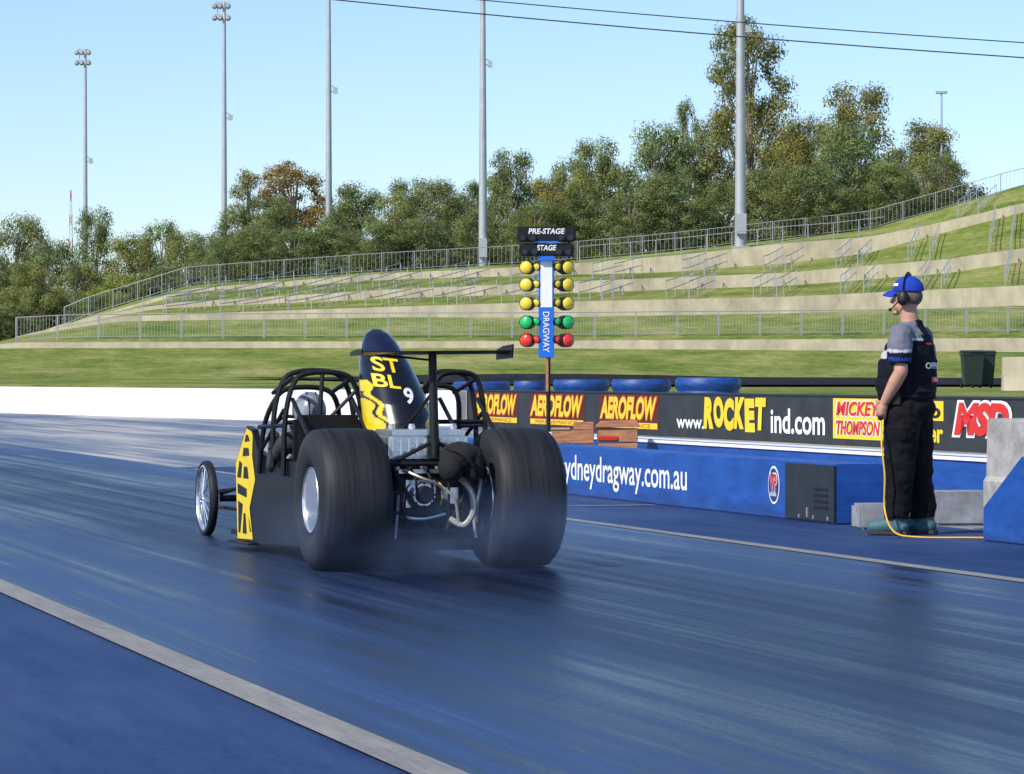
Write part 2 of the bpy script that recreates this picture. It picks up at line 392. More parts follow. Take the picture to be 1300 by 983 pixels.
# ------------------------------------------------------------------ retaining walls
for i,(Y,tb,tt,x0) in enumerate([(150,W1b,W1t,-24.5),(162,W2b,W2t,-25.5),(174,W3b,W3t,-26),(186,W4b,W4t,-26.5)]):
    b=B().m(m_conc); vs=[]; fs=[]; xs=[x0+j*1.0 for j in range(int(44-x0))]
    for X in xs:
        zb=itp(tb,X)-.15; zt=itp(tt,X)+.03
        vs+=[(X,Y-.02,zb),(X,Y,zt),(X,Y+.42,zt),(X,Y+.42,zb)]
    for k in range(len(xs)-1):
        a=k*4; c=a+4
        fs+=[(a,c,c+1,a+1),(a+1,c+1,c+2,a+2),(a+2,c+2,c+3,a+3)]
    fs+=[(0,1,2,3),tuple(reversed((len(vs)-4,len(vs)-3,len(vs)-2,len(vs)-1)))]
    b.add(vs,fs)
    o=b.obj('retaining_wall',smooth=False); tag(o,'long low tan concrete retaining wall stepping up the grass bank','wall','terrace retaining walls')

# ------------------------------------------------------------------ fences
def fence(path,h,post,bal,label,pr=.025):
    b=B().m(m_rail)
    for p,q in zip(path,path[1:]):
        p=Vector(p);q=Vector(q)
        for z in (h,.12): b.tube([p+Vector((0,0,z)),q+Vector((0,0,z))],.024 if z==h else .016,seg=5)
        d=(q-p).length; n=max(1,round(d/post))
        for i in range(n):
            c=p.lerp(q,i/n); b.box(c.x-pr,c.x+pr,c.y-pr,c.y+pr,c.z-.1,c.z+h)
        if bal:
            n=round(d/bal)
            for i in range(n):
                c=p.lerp(q,(i+.5)/n); b.box(c.x-.008,c.x+.008,c.y-.008,c.y+.008,c.z+.12,c.z+h)
    o=b.obj('fence',smooth=False,fix=False); tag(o,label,'fence'); return o
fence([(X,152.5,ground(X,152.5)) for X in range(-24,40,2)],1.2,2,.16,'grey steel railing fence on the lowest grass terrace',.032)
fence([(X,193.5,ground(X,193.5)) for X in [-27.5,-26,-23,-20,-16,-12,-8,-4,0,4,8,12,16,20,22,24,26,28,30,33,36,39]],1.15,2,.25,'grey steel railing fence along the top of the grass bank')
fence([(X,186.3,itp(W4t,X)+.03) for X in range(4,24,3)],1.0,1.5,0,'grey steel guard rail on top of the concrete wall')
def stairs(X,Ya,Yb,dx):
    root=link('staircase',None,loc=(X,Ya,ground(X,Ya+.5)))
    za=ground(X,Ya+.5)
    st=B().m(m_steps); n=9
    for i in range(n):
        x=dx*i/n; y=(Yb-Ya)*i/n; z=(ground(X+x,Ya+y+.6)-za)
        st.box(x,x+1.1,y,y+(Yb-Ya)/n,z-.4,z+.02)
    st.obj('steps',parent=root,smooth=False)
    for off in (-.05,1.15):
        r=B().m(m_galv)
        P=lambda t,h:(off+dx*t,(Yb-Ya)*t,(ground(X+dx*t,Ya+max(.5,(Yb-Ya)*t))-za)+h)
        for h in (.98,.5): r.tube([P(t,h) for t in (0,.25,.5,.75,1)],.025,seg=5)
        for t in (0,.33,.66,1): r.tube([P(t,-.2),P(t,.98)],.025,seg=5)
        r.obj('handrail',parent=root,smooth=False)
    tag(root,'grassy steps with galvanised handrails up the bank','staircase','steps up the grass terraces')
for Y0,Y1,xs in [(162.6,173.5,[-19,-15,-11.5,-7.5,-4,-.5,3.5,8,12.5,17,21,25.5]),(174.6,185.5,[-20,-16,-12,-8.5,-4.5,0,4.5,9.5,14,18,22,26.5]),(186.8,193,[26.5])]:
    for x in xs: stairs(x,Y0,Y1,2.0)
# ------------------------------------------------------------------ track-side walls
b=B().m(m_blackwall); b.box(0,.35,-2,36.6,0,.84); b.m(m_darkcab).box(-.02,.37,-2,36.6,.842,.88)
bw=b.obj('banner_wall',loc=T2W(22,37),rot=TH,smooth=False,bevel=.008)
tag(bw,'long black concrete barrier wall carrying painted sponsor banners','wall')
def bt(body,sa,sb,z0,z1,mat,lift=.008,**kw):
    s0=(sa+sb)/2-37; zc=(z0+z1)/2
    return text(body,sa-sb,z1-z0,mat,lambda x,y:(-lift,s0-x,zc+y),bw,**kw)
def panel(sa,sb,z0,z1,mat,lift=.004,name='sign_panel'):
    q=B().m(mat); q.add([(-lift,sa-37,z0),(-lift,sb-37,z0),(-lift,sb-37,z1),(-lift,sa-37,z1)],[(0,1,2,3)])
    return q.obj(name,parent=bw,smooth=False,fix=False)
m_dkred=M('banner_dark_red',(.07,.010,.010),.6,var=.3)
for sa,sb in [(72.4,68.8),(68.0,64.1),(63.2,59.5)]:
    panel(sa,sb,.10,.82,m_dkred)
    bt('AEROFLOW',sa-.05,sb+.05,.28,.81,m_red,lift=.010,offset=.085,shear=.25)
    bt('AEROFLOW',sa-.12,sb+.12,.31,.78,m_yellow,lift=.016,offset=.045,shear=.25)
    panel(sa-.1,sb+.1,.13,.25,m_yellow,lift=.008)
    bt('PERFORMANCE',sa-.5,sb+.5,.15,.23,m_red,lift=.012)
bt('www.',58.5,57.0,.18,.36,m_whiteplain,offset=.02)
# chunky uneven yellow lettering
sc0=57.0
for i,ch in enumerate('ROCKET'):
    wd=.53; up=(.0,.03,-.02,.02,-.03,.01)[i]
    bt(ch,sc0-wd*i,sc0-wd*(i+1)+.0,.19+up,.80+up*.5,m_yellow,lift=.014,offset=.07,shear=(.1,-.1,.05,.15,-.05,.1)[i])
bt('ind.com',53.6,51.1,.16,.62,m_whiteplain,offset=.02)
panel(50.75,48.6,.12,.82,m_yellow)
bt('MICKEY',50.65,48.7,.5,.79,m_whiteplain,lift=.010,offset=.06,shear=.2)
bt('MICKEY',50.6,48.75,.52,.77,m_red,lift=.016,offset=.03,shear=.2)
bt('THOMPSON',50.65,48.7,.17,.46,m_whiteplain,lift=.010,offset=.06,shear=.2)
bt('THOMPSON',50.6,48.75,.19,.44,m_red,lift=.016,offset=.03,shear=.2)
panel(47.6,46.3,.48,.80,m_yellow)
bt('Pro',47.5,46.4,.52,.77,m_blacksat,lift=.010,offset=.03)
bt('Center',48.0,46.3,.12,.44,m_yellow,offset=.03)
bt('MSD',45.98,43.85,.22,.83,m_whiteplain,lift=.010,offset=.10,shear=.25)
bt('MSD',45.89,43.94,.26,.79,m_red,lift=.016,offset=.065,shear=.25)
A=Vector((-20,109.8,0)); C=Vector((-1.35,75.9,0)); d=(A-C); ln=d.length; ang=math.atan2(d.y,d.x)
b=B().m(m_white)
nseg=9
for i in range(nseg):
    b.box(ln*i/nseg,ln*(i+1)/nseg-.02,-.3,0,0,.86)
b.box(0,ln,-.28,-.02,0,.84)
o=b.obj('barrier_wall',loc=C,rot=ang,smooth=False); tag(o,'long white painted concrete barrier along the strip','wall')
OB=T2W(10.2,23.9)
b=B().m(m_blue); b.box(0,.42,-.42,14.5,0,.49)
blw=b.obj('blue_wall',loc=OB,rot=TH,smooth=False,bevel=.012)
tag(blw,'low blue painted concrete wall with white lettering beside the lane','wall')
wt=lambda s0,zc,l=.005:(lambda x,y:(-l,(s0-23.9)-x,zc+y))
text('sydneydragway.com.au',3.62,.33,m_whiteplain,wt(28.66,.245),blw,offset=.012)
c=B().m(m_darkcab); c.box(-.018,-.002,-.42,.60,.02,.478); c.m(m_blacksat)
for k in range(4): c.box(-.024,-.018,-.3,-.02,.12+k*.05,.14+k*.05)
c.m(m_alud).box(-.028,-.018,.1,.13,.04,.12)
for k in range(3): c.box(-.024,-.018,-.32+k*.3,-.29+k*.3,.03,.06)
c.obj('equipment_panel',parent=blw,smooth=False)
def disc(r,mat,name,parent,s,z,lift,ry=1.0):
    q=B().m(mat); pts=[(-lift,(s-23.9)+r*math.cos(t*math.pi/16),z+r*ry*math.sin(t*math.pi/16)) for t in range(32)]
    q.add(pts,[tuple(range(32))]); return q.obj(name,parent=parent,smooth=False,fix=False)
disc(.125,m_whiteplain,'oval_logo',blw,24.78,.28,.004,1.3); disc(.11,m_bluedk,'oval_logo',blw,24.78,.28,.007,1.3)
text('VP',.17,.17,m_whiteplain,wt(24.78,.30,.009),blw,offset=.06)
text('VP',.15,.15,m_red,wt(24.78,.30,.011),blw,offset=.03)
text('RACING',.14,.03,m_whiteplain,wt(24.78,.20,.011),blw,offset=.03)
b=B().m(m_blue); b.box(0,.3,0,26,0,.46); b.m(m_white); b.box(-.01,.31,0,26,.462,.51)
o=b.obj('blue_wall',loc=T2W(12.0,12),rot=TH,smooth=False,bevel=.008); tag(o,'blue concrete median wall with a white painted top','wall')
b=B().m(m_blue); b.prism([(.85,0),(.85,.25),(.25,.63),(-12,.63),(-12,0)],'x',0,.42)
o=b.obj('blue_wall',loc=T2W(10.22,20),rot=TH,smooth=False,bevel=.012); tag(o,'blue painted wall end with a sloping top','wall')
b=B().m(m_concgrey); b.prism([(-.24,0),(-.24,.40),(-.215,.44),(-.205,.88),(.205,.88),(.215,.44),(.24,.4),(.24,0)],'y',-2.2,0)
o=b.obj('concrete_barrier',loc=T2W(10.97,21.9),rot=TH,smooth=False,bevel=.02); tag(o,'grey precast concrete barrier beside the blue wall end','barrier')
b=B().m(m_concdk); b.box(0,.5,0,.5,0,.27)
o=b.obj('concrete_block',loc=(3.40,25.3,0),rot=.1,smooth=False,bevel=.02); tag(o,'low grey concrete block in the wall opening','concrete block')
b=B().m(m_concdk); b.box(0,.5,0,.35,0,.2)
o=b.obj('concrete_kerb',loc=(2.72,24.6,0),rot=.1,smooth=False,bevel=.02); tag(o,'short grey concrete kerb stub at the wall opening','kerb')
b=B().m(m_conc); b.prism([(-.3,0),(-.2,.4),(-.12,.9),(.12,.9),(.2,.4),(.3,0)],'x',0,6)
o=b.obj('concrete_barrier',loc=(12.15,78,.78),smooth=False,bevel=.02); tag(o,'pale tan concrete barrier standing on the grass','barrier')
def tyrestack(x0,x1,h,r):
    q=((x0+x1)/2-650)/4000; Y=r/(CT*q+ST); X=q*Y; R=(x1-x0)*Y/8000
    nn=4; dz=h/nn; prof=[(0,R*.4)]
    for i in range(nn):
        for t,rr in ((.05,.93),(.25,1),(.75,1),(.95,.93)): prof.append((dz*(i+t),R*rr))
    prof+=[(h-.02,R*.75),(h-.12,R*.45)]
    o=B().m(m_tyreblue).lathe(prof,seg=32,axis='z',closed=False).obj('tyre_stack',loc=(X,Y,.0)); tag(o,'squat stack of tyres wrapped in blue behind the wall','tyre stack','blue tyre stacks')
for a,bb,h in [(575,648,1.08),(652,694,1.1),(702,774,1.14),(776,852,1.15),(857,941,1.19)]:
    tyrestack(a,bb,h,24.0)
b=B().m(m_wood)
for i in range(4): b.box(0,.46,0,.28,.155*i+.002,.155*(i+1)-.008)
b.m(m_conc).box(-.01,.20,-.01,.29,.615,.635)
b.m(m_wood)
b.box(.24,.46,.02,.26,.615,.70)
for i in range(4): b.box(.50,.94,.03,.3,.16*i+.002,.16*(i+1)-.008)
b.prism([(.46,.64),(.54,.71),(.93,.72),(.97,.65)],'y',0,.31)
b.m(m_red).box(.50,.72,.012,.028,.50,.55)
o=b.obj('wooden_crate',loc=(.435,34.4,0),smooth=False,bevel=.006); tag(o,'orange brown stained timber crate stack behind the blue wall','crate')

def wbin(X,Y):
    z=ground(X,Y); root=link('wheelie_bin',None,loc=(X,Y,z))
    b=B().m(m_bin)
    vs=[(-.24,-.3,.08),(.24,-.3,.08),(.24,.3,.08),(-.24,.3,.08),(-.3,-.37,.98),(.3,-.37,.98),(.3,.37,.98),(-.3,.37,.98)]
    b.add(vs,[(0,3,2,1),(4,5,6,7),(0,1,5,4),(1,2,6,5),(2,3,7,6),(3,0,4,7)])
    b.box(-.32,.32,-.39,.39,.93,.99); b.obj('bin_body',parent=root,bevel=.02)
    b=B().m(m_blacksat); b.prism([(-.41,1.0),(-.41,1.03),(0,1.08),(.40,1.05),(.40,1.0)],'x',-.33,.33); b.obj('lid',parent=root,bevel=.01)
    for x in (-.26,.26):
        b=B().m(m_blacksat); b.lathe([(-.03,.04),(-.03,.1),(.03,.1),(.03,.04)],seg=16,c=(x,.33,.1)); b.obj('wheel',parent=root)
    tag(root,'dark green plastic wheelie bin on the grass verge','bin','wheelie bins')
wbin(13.15,90); wbin(13.6,90.9)

# ------------------------------------------------------------------ light poles
def pole(X,Y,h,d,label):
    z0=ground(X,Y)-.2
    root=link('floodlight_pole',None,loc=(X,Y,z0))
    b=B().m(m_galv); b.tube([(0,0,0),(0,0,h*.33),(0,0,h*.66),(0,0,h)],[d/2*1.1,d/2*.95,d/2*.75,d/2*.55],seg=14); b.obj('pole',parent=root)
    B().m(m_galv).box(-d*.8,d*.8,-d*.8,d*.8,.1,.25).obj('base_plate',parent=root,smooth=False)
    B().m(m_galv).box(-d*.5,d*.5,-d*.95,-d*.5,1.0,2.2).obj('base_cabinet',parent=root,smooth=False)
    b=B().m(m_galv); zz=h*.62; b.tube([(0,0,zz),(.5,0,zz+.1)],.04,seg=5); b.box(.3,.6,-.15,.15,zz-.1,zz+.3); b.tube([(0,0,zz+.5),(.45,0,zz+.3)],.03,seg=5); b.obj('bracket',parent=root,smooth=False)
    b=B().m(m_galv)
    b.box(-.75,.35,-.06,.06,h-.15,h); b.box(-.75,.35,-.06,.06,h-1.0,h-.88); b.box(-.5,-.45,-.05,.05,h-1,h+.1); b.obj('crossarm',parent=root,smooth=False)
    for zz in (h-.3,h-1.15):
        for x in (-.7,-.3,.28):
            b=B().m(m_galv); b.lathe([(-.25,.12),(-.05,.17),(.12,.21),(.13,.17)],seg=14,axis='y',closed=False,c=(x,-.1,zz)); b.m(m_whiteplain).lathe([(.131,.16),(.14,.16)],seg=14,axis='y',closed=False,c=(x,-.1,zz))
            b.obj('floodlight',parent=root)
    tag(root,label,'light pole','floodlight poles')
for X,Y,top,d in [(-35.2,260,28.2,.42),(-21.0,230,28.5,.44),(-12.5,215,29,.46),(-1.85,200,29,.52),(13.7,189,30,.64)]:
    z0=ground(X,Y)-.2
    pole(X,Y,top-z0,d,'tall galvanised floodlight pole behind the grass bank')
root=link('street_lamp',None,loc=(29.3,215,ground(29.3,215)))
h=20.6-ground(29.3,215)
B().m(m_galv).tube([(0,0,-.2),(0,0,h)],[.1,.06],seg=8).obj('pole',parent=root)
B().m(m_galv).box(-.38,.38,-.15,.15,h-.12,h+.06).obj('lamp_head',parent=root,smooth=False,bevel=.02)
tag(root,'slim street lamp rising above the trees','street lamp')
b=B(); m_pink=M('faded_mast_red',(.5,.2,.2),.6); m_pale=M('faded_mast_white',(.62,.66,.7),.6)
for i in range(16):
    b.m(m_pink if i%2 else m_pale)
    z=i*2.3; ww=.9*(1-i/17)
    for sx in(-1,1):
        for sy in (-1,1): b.box(sx*ww-.05,sx*ww+.05,sy*ww-.05,sy*ww+.05,z,z+2.3)
    b.tube([(-ww,-ww,z),(ww,-ww,z+2.3)],.04,seg=4); b.tube([(ww,-ww,z),(-ww,-ww,z+2.3)],.04,seg=4)
o=b.obj('radio_mast',loc=(-84,600,-.1),smooth=False,fix=False); tag(o,'distant red and white lattice radio mast','radio mast')
def wire(p,q,sag,r):
    P=[Vector(p).lerp(Vector(q),i/24)-Vector((0,0,sag*4*(i/24)*(1-i/24))) for i in range(25)]
    o=B().m(m_wire).tube(P,r,seg=6).obj('overhead_wire'); tag(o,'thin dark overhead wire crossing the sky','wire','overhead wires')
wire((-14,100,14.05),(22,100,10.95),.25,.022)
wire((-14,104,14.95),(22,104,11.9),.25,.02)

# ------------------------------------------------------------------ trees
def leaves(R,V,F,C,ce,rx,rz,n,ls,tint,base,fill=.45):
    for j in range(n):
        d=Vector((R.gauss(0,1),R.gauss(0,1),R.gauss(0,1))); d.normalize()
        rr=R.random()**fill*R.uniform(.8,1.25)
        p=ce+Vector((d.x*rr*rx,d.y*rr*rx,d.z*rr*rz))
        nrm=(d+Vector((R.gauss(0,.33),R.gauss(0,.33),R.gauss(0,.33)+.25))).normalized()
        a=nrm.orthogonal().normalized(); a=Matrix.Rotation(R.uniform(0,6.28),3,nrm)@a; bb=nrm.cross(a)
        l=ls*R.uniform(.55,1.35); wq=l*.5
        o=len(V); V+=[p-a*l*.5,p+bb*wq*.5,p+a*l*.5,p-bb*wq*.5]; F.append((o,o+1,o+2,o+3))
        s=tint*R.uniform(.8,1.2)
        C.append((s*base[0],s*base[1],s*base[2],1))
def tree_variant(seed,h,wd,tf,ncl,lpc,ls,crf=1.0):
    R=random.Random(seed)
    tb=B().m(m_bark); pts=[];x=y=0
    for i in range(7):
        t=i/6; pts.append((x,y,h*.82*t)); x+=R.uniform(-.02,.02)*h; y+=R.uniform(-.02,.02)*h
    tb.tube(pts,[h*.018*(1-.8*i/6)+.02 for i in range(7)],seg=7)
    V=[];F=[];C=[]
    for i in range(ncl):
        u=((i+R.random())/ncl)**1.05; t=tf+(.95-tf)*u
        env=wd/2*math.sqrt(max(0.02,1-((u-.42)/(.62))**2 if u>.42 else 1-((.42-u)/.75)**2))*(1.0+.18*math.sin(seed*3+u*11))
        a=R.uniform(0,2*math.pi); rad=env*math.sqrt(R.uniform(.08,.95))
        k=min(6,int(t/.82*6)); c=Vector(pts[k])
        ce=Vector((c.x*(1-u*.3)+rad*math.cos(a),c.y+rad*math.sin(a),h*t-R.uniform(0,.04)*h))
        cr=R.uniform(.6,1.2)*wd*.145*crf
        if i%2==0:
            k2=max(1,k-2); p0=Vector(pts[k2]); mid=p0.lerp(ce,.5)+Vector((0,0,.05*h*R.random()))
            tb.tube([p0,mid,ce],[h*.008,h*.005,h*.002],seg=5)
        tint=R.uniform(.7,1.35); yel=R.uniform(-.2,.35)
        leaves(R,V,F,C,ce,cr*1.15,cr*.85,int(lpc*(cr/1.2)**1.6),ls,tint,(.215+.07*yel,.250,.095-.03*yel))
    me=bpy.data.meshes.new('crown'); me.from_pydata(V,[],F); me.materials.append(m_leaf)
    me.attributes.new('Col','FLOAT_COLOR','FACE').data.foreach_set('color',[c for q in C for c in q])
    return tb.mesh('trunk'),me,h
VAR=[tree_variant(1,12,8.0,.16,72,290,.25),tree_variant(2,12,7.0,.14,64,310,.25),tree_variant(3,12,9.0,.18,74,270,.26),
     tree_variant(4,16,7.5,.22,96,340,.25,crf=.92),tree_variant(5,12,6.0,.2,58,310,.23),tree_variant(6,12,8.5,.06,84,270,.26)]
def tree(vi,X,Y,top,width,color=(1,1,1),label='dense olive green eucalyptus tree behind the railing',z0=None):
    tm,cm,h=VAR[vi]; zg=(ground(X,Y) if z0 is None else z0)-.15
    sz=(top-zg)/(h*1.01); base=[8,7,9,7.5,6,8.5][vi]; sx=width/(base*.96)
    root=link('eucalyptus_tree',None,loc=(X,Y,zg),rot=random.uniform(0,6.28))
    for nm,me in (('trunk',tm),('crown',cm)):
        o=link(nm,me,root); o.scale=(sx,sx,sz)
        if nm=='crown': o.color=(*color,1)
    tag(root,label,'tree','trees behind the grass bank')
G=[(1,1,1),(.92,.98,.88),(1.15,1.08,.85),(.85,.93,.9),(.97,1.08,1.12)]
TR=[(5,20,268,85,250,G[0]),(5,60,300,80,240,G[3]),(2,38,330,70,222,G[2]),(0,122,258,66,245,G[3]),(5,95,330,70,235,G[0]),
    (2,168,292,85,240,G[2]),(1,205,275,66,250,G[1]),(0,235,290,70,240,G[2]),(5,150,345,80,228,(1.3,1.3,.8)),(5,215,335,90,226,G[0]),(0,265,296,60,235,G[1]),(5,-5,340,80,235,G[0]),
    (5,70,365,80,225,G[2]),(5,130,372,80,222,G[1]),(5,185,365,80,221,G[0]),(5,240,350,80,219,G[3]),(5,20,385,80,221,G[3]),
    (4,312,205,60,215,(1.05,.9,.8)),(3,375,197,96,220,(1.45,.88,.65)),(0,345,245,76,212,G[3]),(1,300,258,64,214,G[1]),
    (2,455,230,88,214,G[1]),(0,520,222,76,216,G[4]),(1,495,242,66,210,G[2]),(5,560,224,80,214,G[0]),(4,600,222,64,218,G[3]),
    (0,650,184,74,214,G[3]),(2,702,214,70,210,(1.2,1.0,.8)),(0,758,170,84,212,G[1]),(1,738,212,66,208,G[2]),(5,828,150,96,214,G[4]),(4,872,112,46,222,G[3]),
    (1,905,148,70,216,G[0]),(3,956,8,108,214,(1.1,.95,.8)),(0,925,225,84,206,G[3]),(2,1012,143,84,212,(1.2,1.0,.8)),(5,1086,150,96,208,G[4]),(0,1088,98,112,222,(1.15,1.0,.8)),
    (2,1180,150,92,216,(1.15,1.0,.8)),(4,1145,180,60,220,G[3]),(1,1200,190,56,212,G[0]),
    (5,420,285,84,208,G[3]),(5,480,280,84,206,G[1]),(5,545,275,84,207,G[3]),(5,610,262,84,207,G[0]),(5,680,255,86,206,G[1]),(5,745,250,86,206,G[3]),
    (5,800,240,88,205,G[0]),(5,860,215,92,205,G[3]),(5,975,210,92,205,G[0]),(5,1040,205,88,205,G[3]),(5,1130,205,88,206,G[1]),(1,855,180,76,224,G[3]),(1,985,165,76,224,G[3]),
    (5,330,285,74,208,G[1]),(5,375,288,70,208,G[3]),(5,290,298,56,209,G[3]),(2,-30,290,80,240,G[0]),(1,785,205,74,222,G[3]),(0,590,250,76,222,G[3]),(0,430,255,66,224,G[3]),(1,680,225,70,224,G[3]),(1,625,215,60,224,G[1]),(1,1050,150,80,226,G[3]),(1,720,195,66,226,G[3]),(1,270,310,60,232,G[1])]
for vi,px,ty,wp,Y,c in TR:
    k=Y/4000
    lab='dense olive green eucalyptus tree behind the railing'
    if ty<20: lab='very tall open crowned eucalyptus towering over the others'
    elif c[0]>=1.4: lab='eucalyptus tree with rusty brown new foliage'
    tree(vi,(px-650)*k,Y,1.2+(478-ty)*k,wp*k,c,lab)
R=random.Random(5); V=[];F=[];C=[]
for i in range(170):
    X=R.uniform(-46,30); Y=R.uniform(201,210) if X>-24 else R.uniform(214,232)
    zg=ground(X,Y); cr=R.uniform(.7,1.5)
    leaves(R,V,F,C,Vector((X,Y,zg+cr*.7)),cr,cr,200,.28,R.uniform(.4,1.0),(.13,.16,.055))
me=bpy.data.meshes.new('scrub'); me.from_pydata(V,[],F); me.materials.append(m_leaf)
me.attributes.new('Col','FLOAT_COLOR','FACE').data.foreach_set('color',[c for q in C for c in q])
o=link('undergrowth',me); tag(o,'dark scrub and undergrowth beneath the trees','undergrowth',kind='stuff')

# ------------------------------------------------------------------ starting light tree
root=link('starting_light_tree',None,loc=(.45,42,0),rot=0)
b=B().m(m_blacksat); b.tube([(.035,0,0),(.035,0,1.5)],.03,seg=10); b.m(m_wood).box(.0,.035,-.034,.0,1.0,1.5); b.obj('post',parent=root)
b=B().m(m_bluebright); b.box(-.095,.11,-.05,.05,1.45,2.82); b.obj('mast_panel',parent=root,smooth=False,bevel=.006)
b=B().m(m_white); b.box(-.07,.085,-.056,-.0502,2.12,2.78); b.obj('white_panel',parent=root,smooth=False)
text('DRAGWAY',.54,.085,m_whiteplain,lambda x,y:(0.005+y,-.058,1.79-x),root,offset=.01)
b=B().m(m_bluebright); b.box(-.16,.17,-.125,-.121,2.975,3.0); b.box(-.095,.11,-.126,.0,2.74,2.80); b.obj('blue_trim',parent=root,smooth=False)
for (x0,x1,z0,z1,t) in [(-.38,.40,2.99,3.19,'PRE-STAGE'),(-.35,.37,2.80,2.97,'STAGE')]:
    b=B().m(m_blacksat); b.box(x0,x1,-.12,.12,z0,z1); b.obj('sign_box',parent=root,smooth=False,bevel=.02)
    wd=(x1-x0)*(.62 if len(t)>6 else .36)
    text(t,wd,.075,m_whiteplain,lambda x,y,zc=(z1-.06),xc=(x0+x1)/2:(xc+x,-.126,zc+y),root,offset=.025,shear=.15)
    for xx in (x0+.07,x0+.2,x1-.2,x1-.07):
        b=B().m(m_blacksat); b.lathe([(-.16,.05),(-.115,.05)],seg=16,axis='y',closed=False,c=(xx,0,z0+.055)); b.m(m_darkcab).lathe([(-.165,.035),(-.16,.035)],seg=16,axis='y',closed=False,c=(xx,0,z0+.055)); b.obj('stage_bulb',parent=root)
def glass(name,c):
    m,nt,bs=newmat(name); bs.inputs['Base Color'].default_value=(*c,1); bs.inputs['Roughness'].default_value=.12; bs.inputs['Coat Weight'].default_value=.6
    v=nt.nodes.new('ShaderNodeTexVoronoi'); v.inputs['Scale'].default_value=60; bp=nt.nodes.new('ShaderNodeBump'); bp.inputs['Strength'].default_value=.3; bp.inputs['Distance'].default_value=.01
    tc=nt.nodes.new('ShaderNodeTexCoord'); L(nt,tc.outputs['Object'],v.inputs['Vector']); L(nt,v.outputs[0],bp.inputs['Height']); L(nt,bp.outputs[0],bs.inputs['Normal']); return m
ga=glass('amber_lens',(.8,.6,.04)); gg=glass('green_lens',(.01,.5,.12)); gr=glass('red_lens',(.8,.035,.015))
for zz,mt in [(2.65,ga),(2.42,ga),(2.17,ga),(1.92,gg),(1.68,gr)]:
    for side in (-1,1):
        xc=side*.25+.01
        lm=link('signal_lamp',None,root,loc=(xc,0,zz),rot=math.radians(-18 if side<0 else 30))
        b=B().m(m_blacksat); b.lathe([(-.06,.088),(-.08,.092),(.06,.092),(.16,.06),(.18,.03)],seg=24,axis='y',closed=False)
        b.box(-.16 if side>0 else .07,-.07 if side>0 else .16,-.015,.015,-.015,.015); b.obj('housing',parent=lm)
        b=B().m(mt); b.lathe([(-.081,.084),(-.098,.072),(-.112,.042),(-.117,.01)],seg=24,axis='y',closed=False); b.obj('lens',parent=lm)
        b=B().m(m_blacksat); b.lathe([(-.03,.03),(-.05,.052),(.05,.052),(.08,.03)],seg=16,axis='y',closed=False,c=(-.12*side,0.03,.01)); b.obj('bracket',parent=lm)
        b=B().m(mt); b.lathe([(-.051,.046),(-.062,.03),(-.065,.01)],seg=16,axis='y',closed=False,c=(-.12*side,.03,.01)); b.obj('small_lens',parent=lm)
tag(root,'drag strip starting light tree with amber green and red lamps','starting lights')

# ------------------------------------------------------------------ the drag car
CO=T2W(5.45,18.85)
car=link('drag_car',None,loc=CO,rot=TH)
tag(car,'black and yellow open drag car with wing and huge rear slicks','racing car')
def rear_wheel(u,side):
    wh=link('rear_wheel',None,car,loc=(u,0,.44))
    W=.228; prof=[(-W*.80,.20),(-W*.93,.225),(-W*1.0,.29),(-W*.99,.35),(-W*.93,.40),(-W*.80,.43),(-W*.5,.4385),(0,.441),(W*.5,.4385),(W*.80,.43),(W*.93,.40),(W*.99,.35),(W,.29),(W*.93,.225),(W*.8,.20)]
    B().m(m_rubber).lathe(prof,seg=96,closed=True).obj('tyre',parent=wh,ang=60)
    o=side
    r=B().m(m_alu)
    r.lathe([(o*.20,.205),(o*.21,.20),(o*.17,.185),(o*.10,.165),(o*.06,.155),(o*.05,.06),(o*.09,.055),(o*.095,.01)],seg=40,closed=False)
    r.lathe([(-o*.20,.205),(-o*.21,.2),(-o*.1,.16),(-o*.02,.15),(-o*.02,.05)],seg=40,closed=False)
    for k in range(12):
        a=2*math.pi*k/12; r.ell((o*.185,.18*math.cos(a),.18*math.sin(a)),(.012,.009,.009),seg=6,rings=4)
    r.m(m_blacksat)
    for k in range(5):
        a=2*math.pi*k/5+.3; r.ell((o*.062,.105*math.cos(a),.105*math.sin(a)),(.01,.026,.026),seg=10,rings=5)
    r.obj('rim',parent=wh)
rear_wheel(-.56,-1); rear_wheel(.555,1)
def front_wheel(u,side):
    wh=link('front_wheel',None,car,loc=(u,4.47,.283))
    W=.032; B().m(m_rubber).lathe([(-W*.7,.245),(-W,.252),(-W,.268),(-W*.7,.28),(0,.284),(W*.7,.28),(W,.268),(W,.252),(W*.7,.245)],seg=64).obj('tyre',parent=wh,ang=60)
    r=B().m(m_alu).lathe([(-.028,.25),(-.030,.238),(-.012,.228),(.012,.228),(.030,.238),(.028,.25)],seg=48)
    r.lathe([(-.05,.015),(-.05,.025),(.04,.035),(.045,.02)],seg=24,closed=False)
    for k in range(14):
        a=2*math.pi*k/14; r.tube([(side*.03,.028*math.cos(a),.028*math.sin(a)),(side*.005,.23*math.cos(a+.12),.23*math.sin(a+.12))],[.007,.005],seg=6)
    r.obj('rim',parent=wh)
front_wheel(-.46,-1); front_wheel(.46,1)
b=B().m(m_blacksat); b.tube([(-.44,4.47,.28),(.44,4.47,.28)],.025,seg=8)
for s in(-1,1):
    b.tube([(s*.40,4.47,.33),(s*.16,3.5,.42)],.014,seg=6); b.tube([(s*.40,4.47,.22),(s*.16,3.5,.2)],.014,seg=6); b.tube([(s*.38,4.5,.30),(s*.1,4.2,.42)],.012,seg=6)
    b.m(m_alud).box(s*.40-.03,s*.40+.03,4.42,4.52,.2,.38); b.m(m_blacksat)
b.obj('front_axle',parent=car)
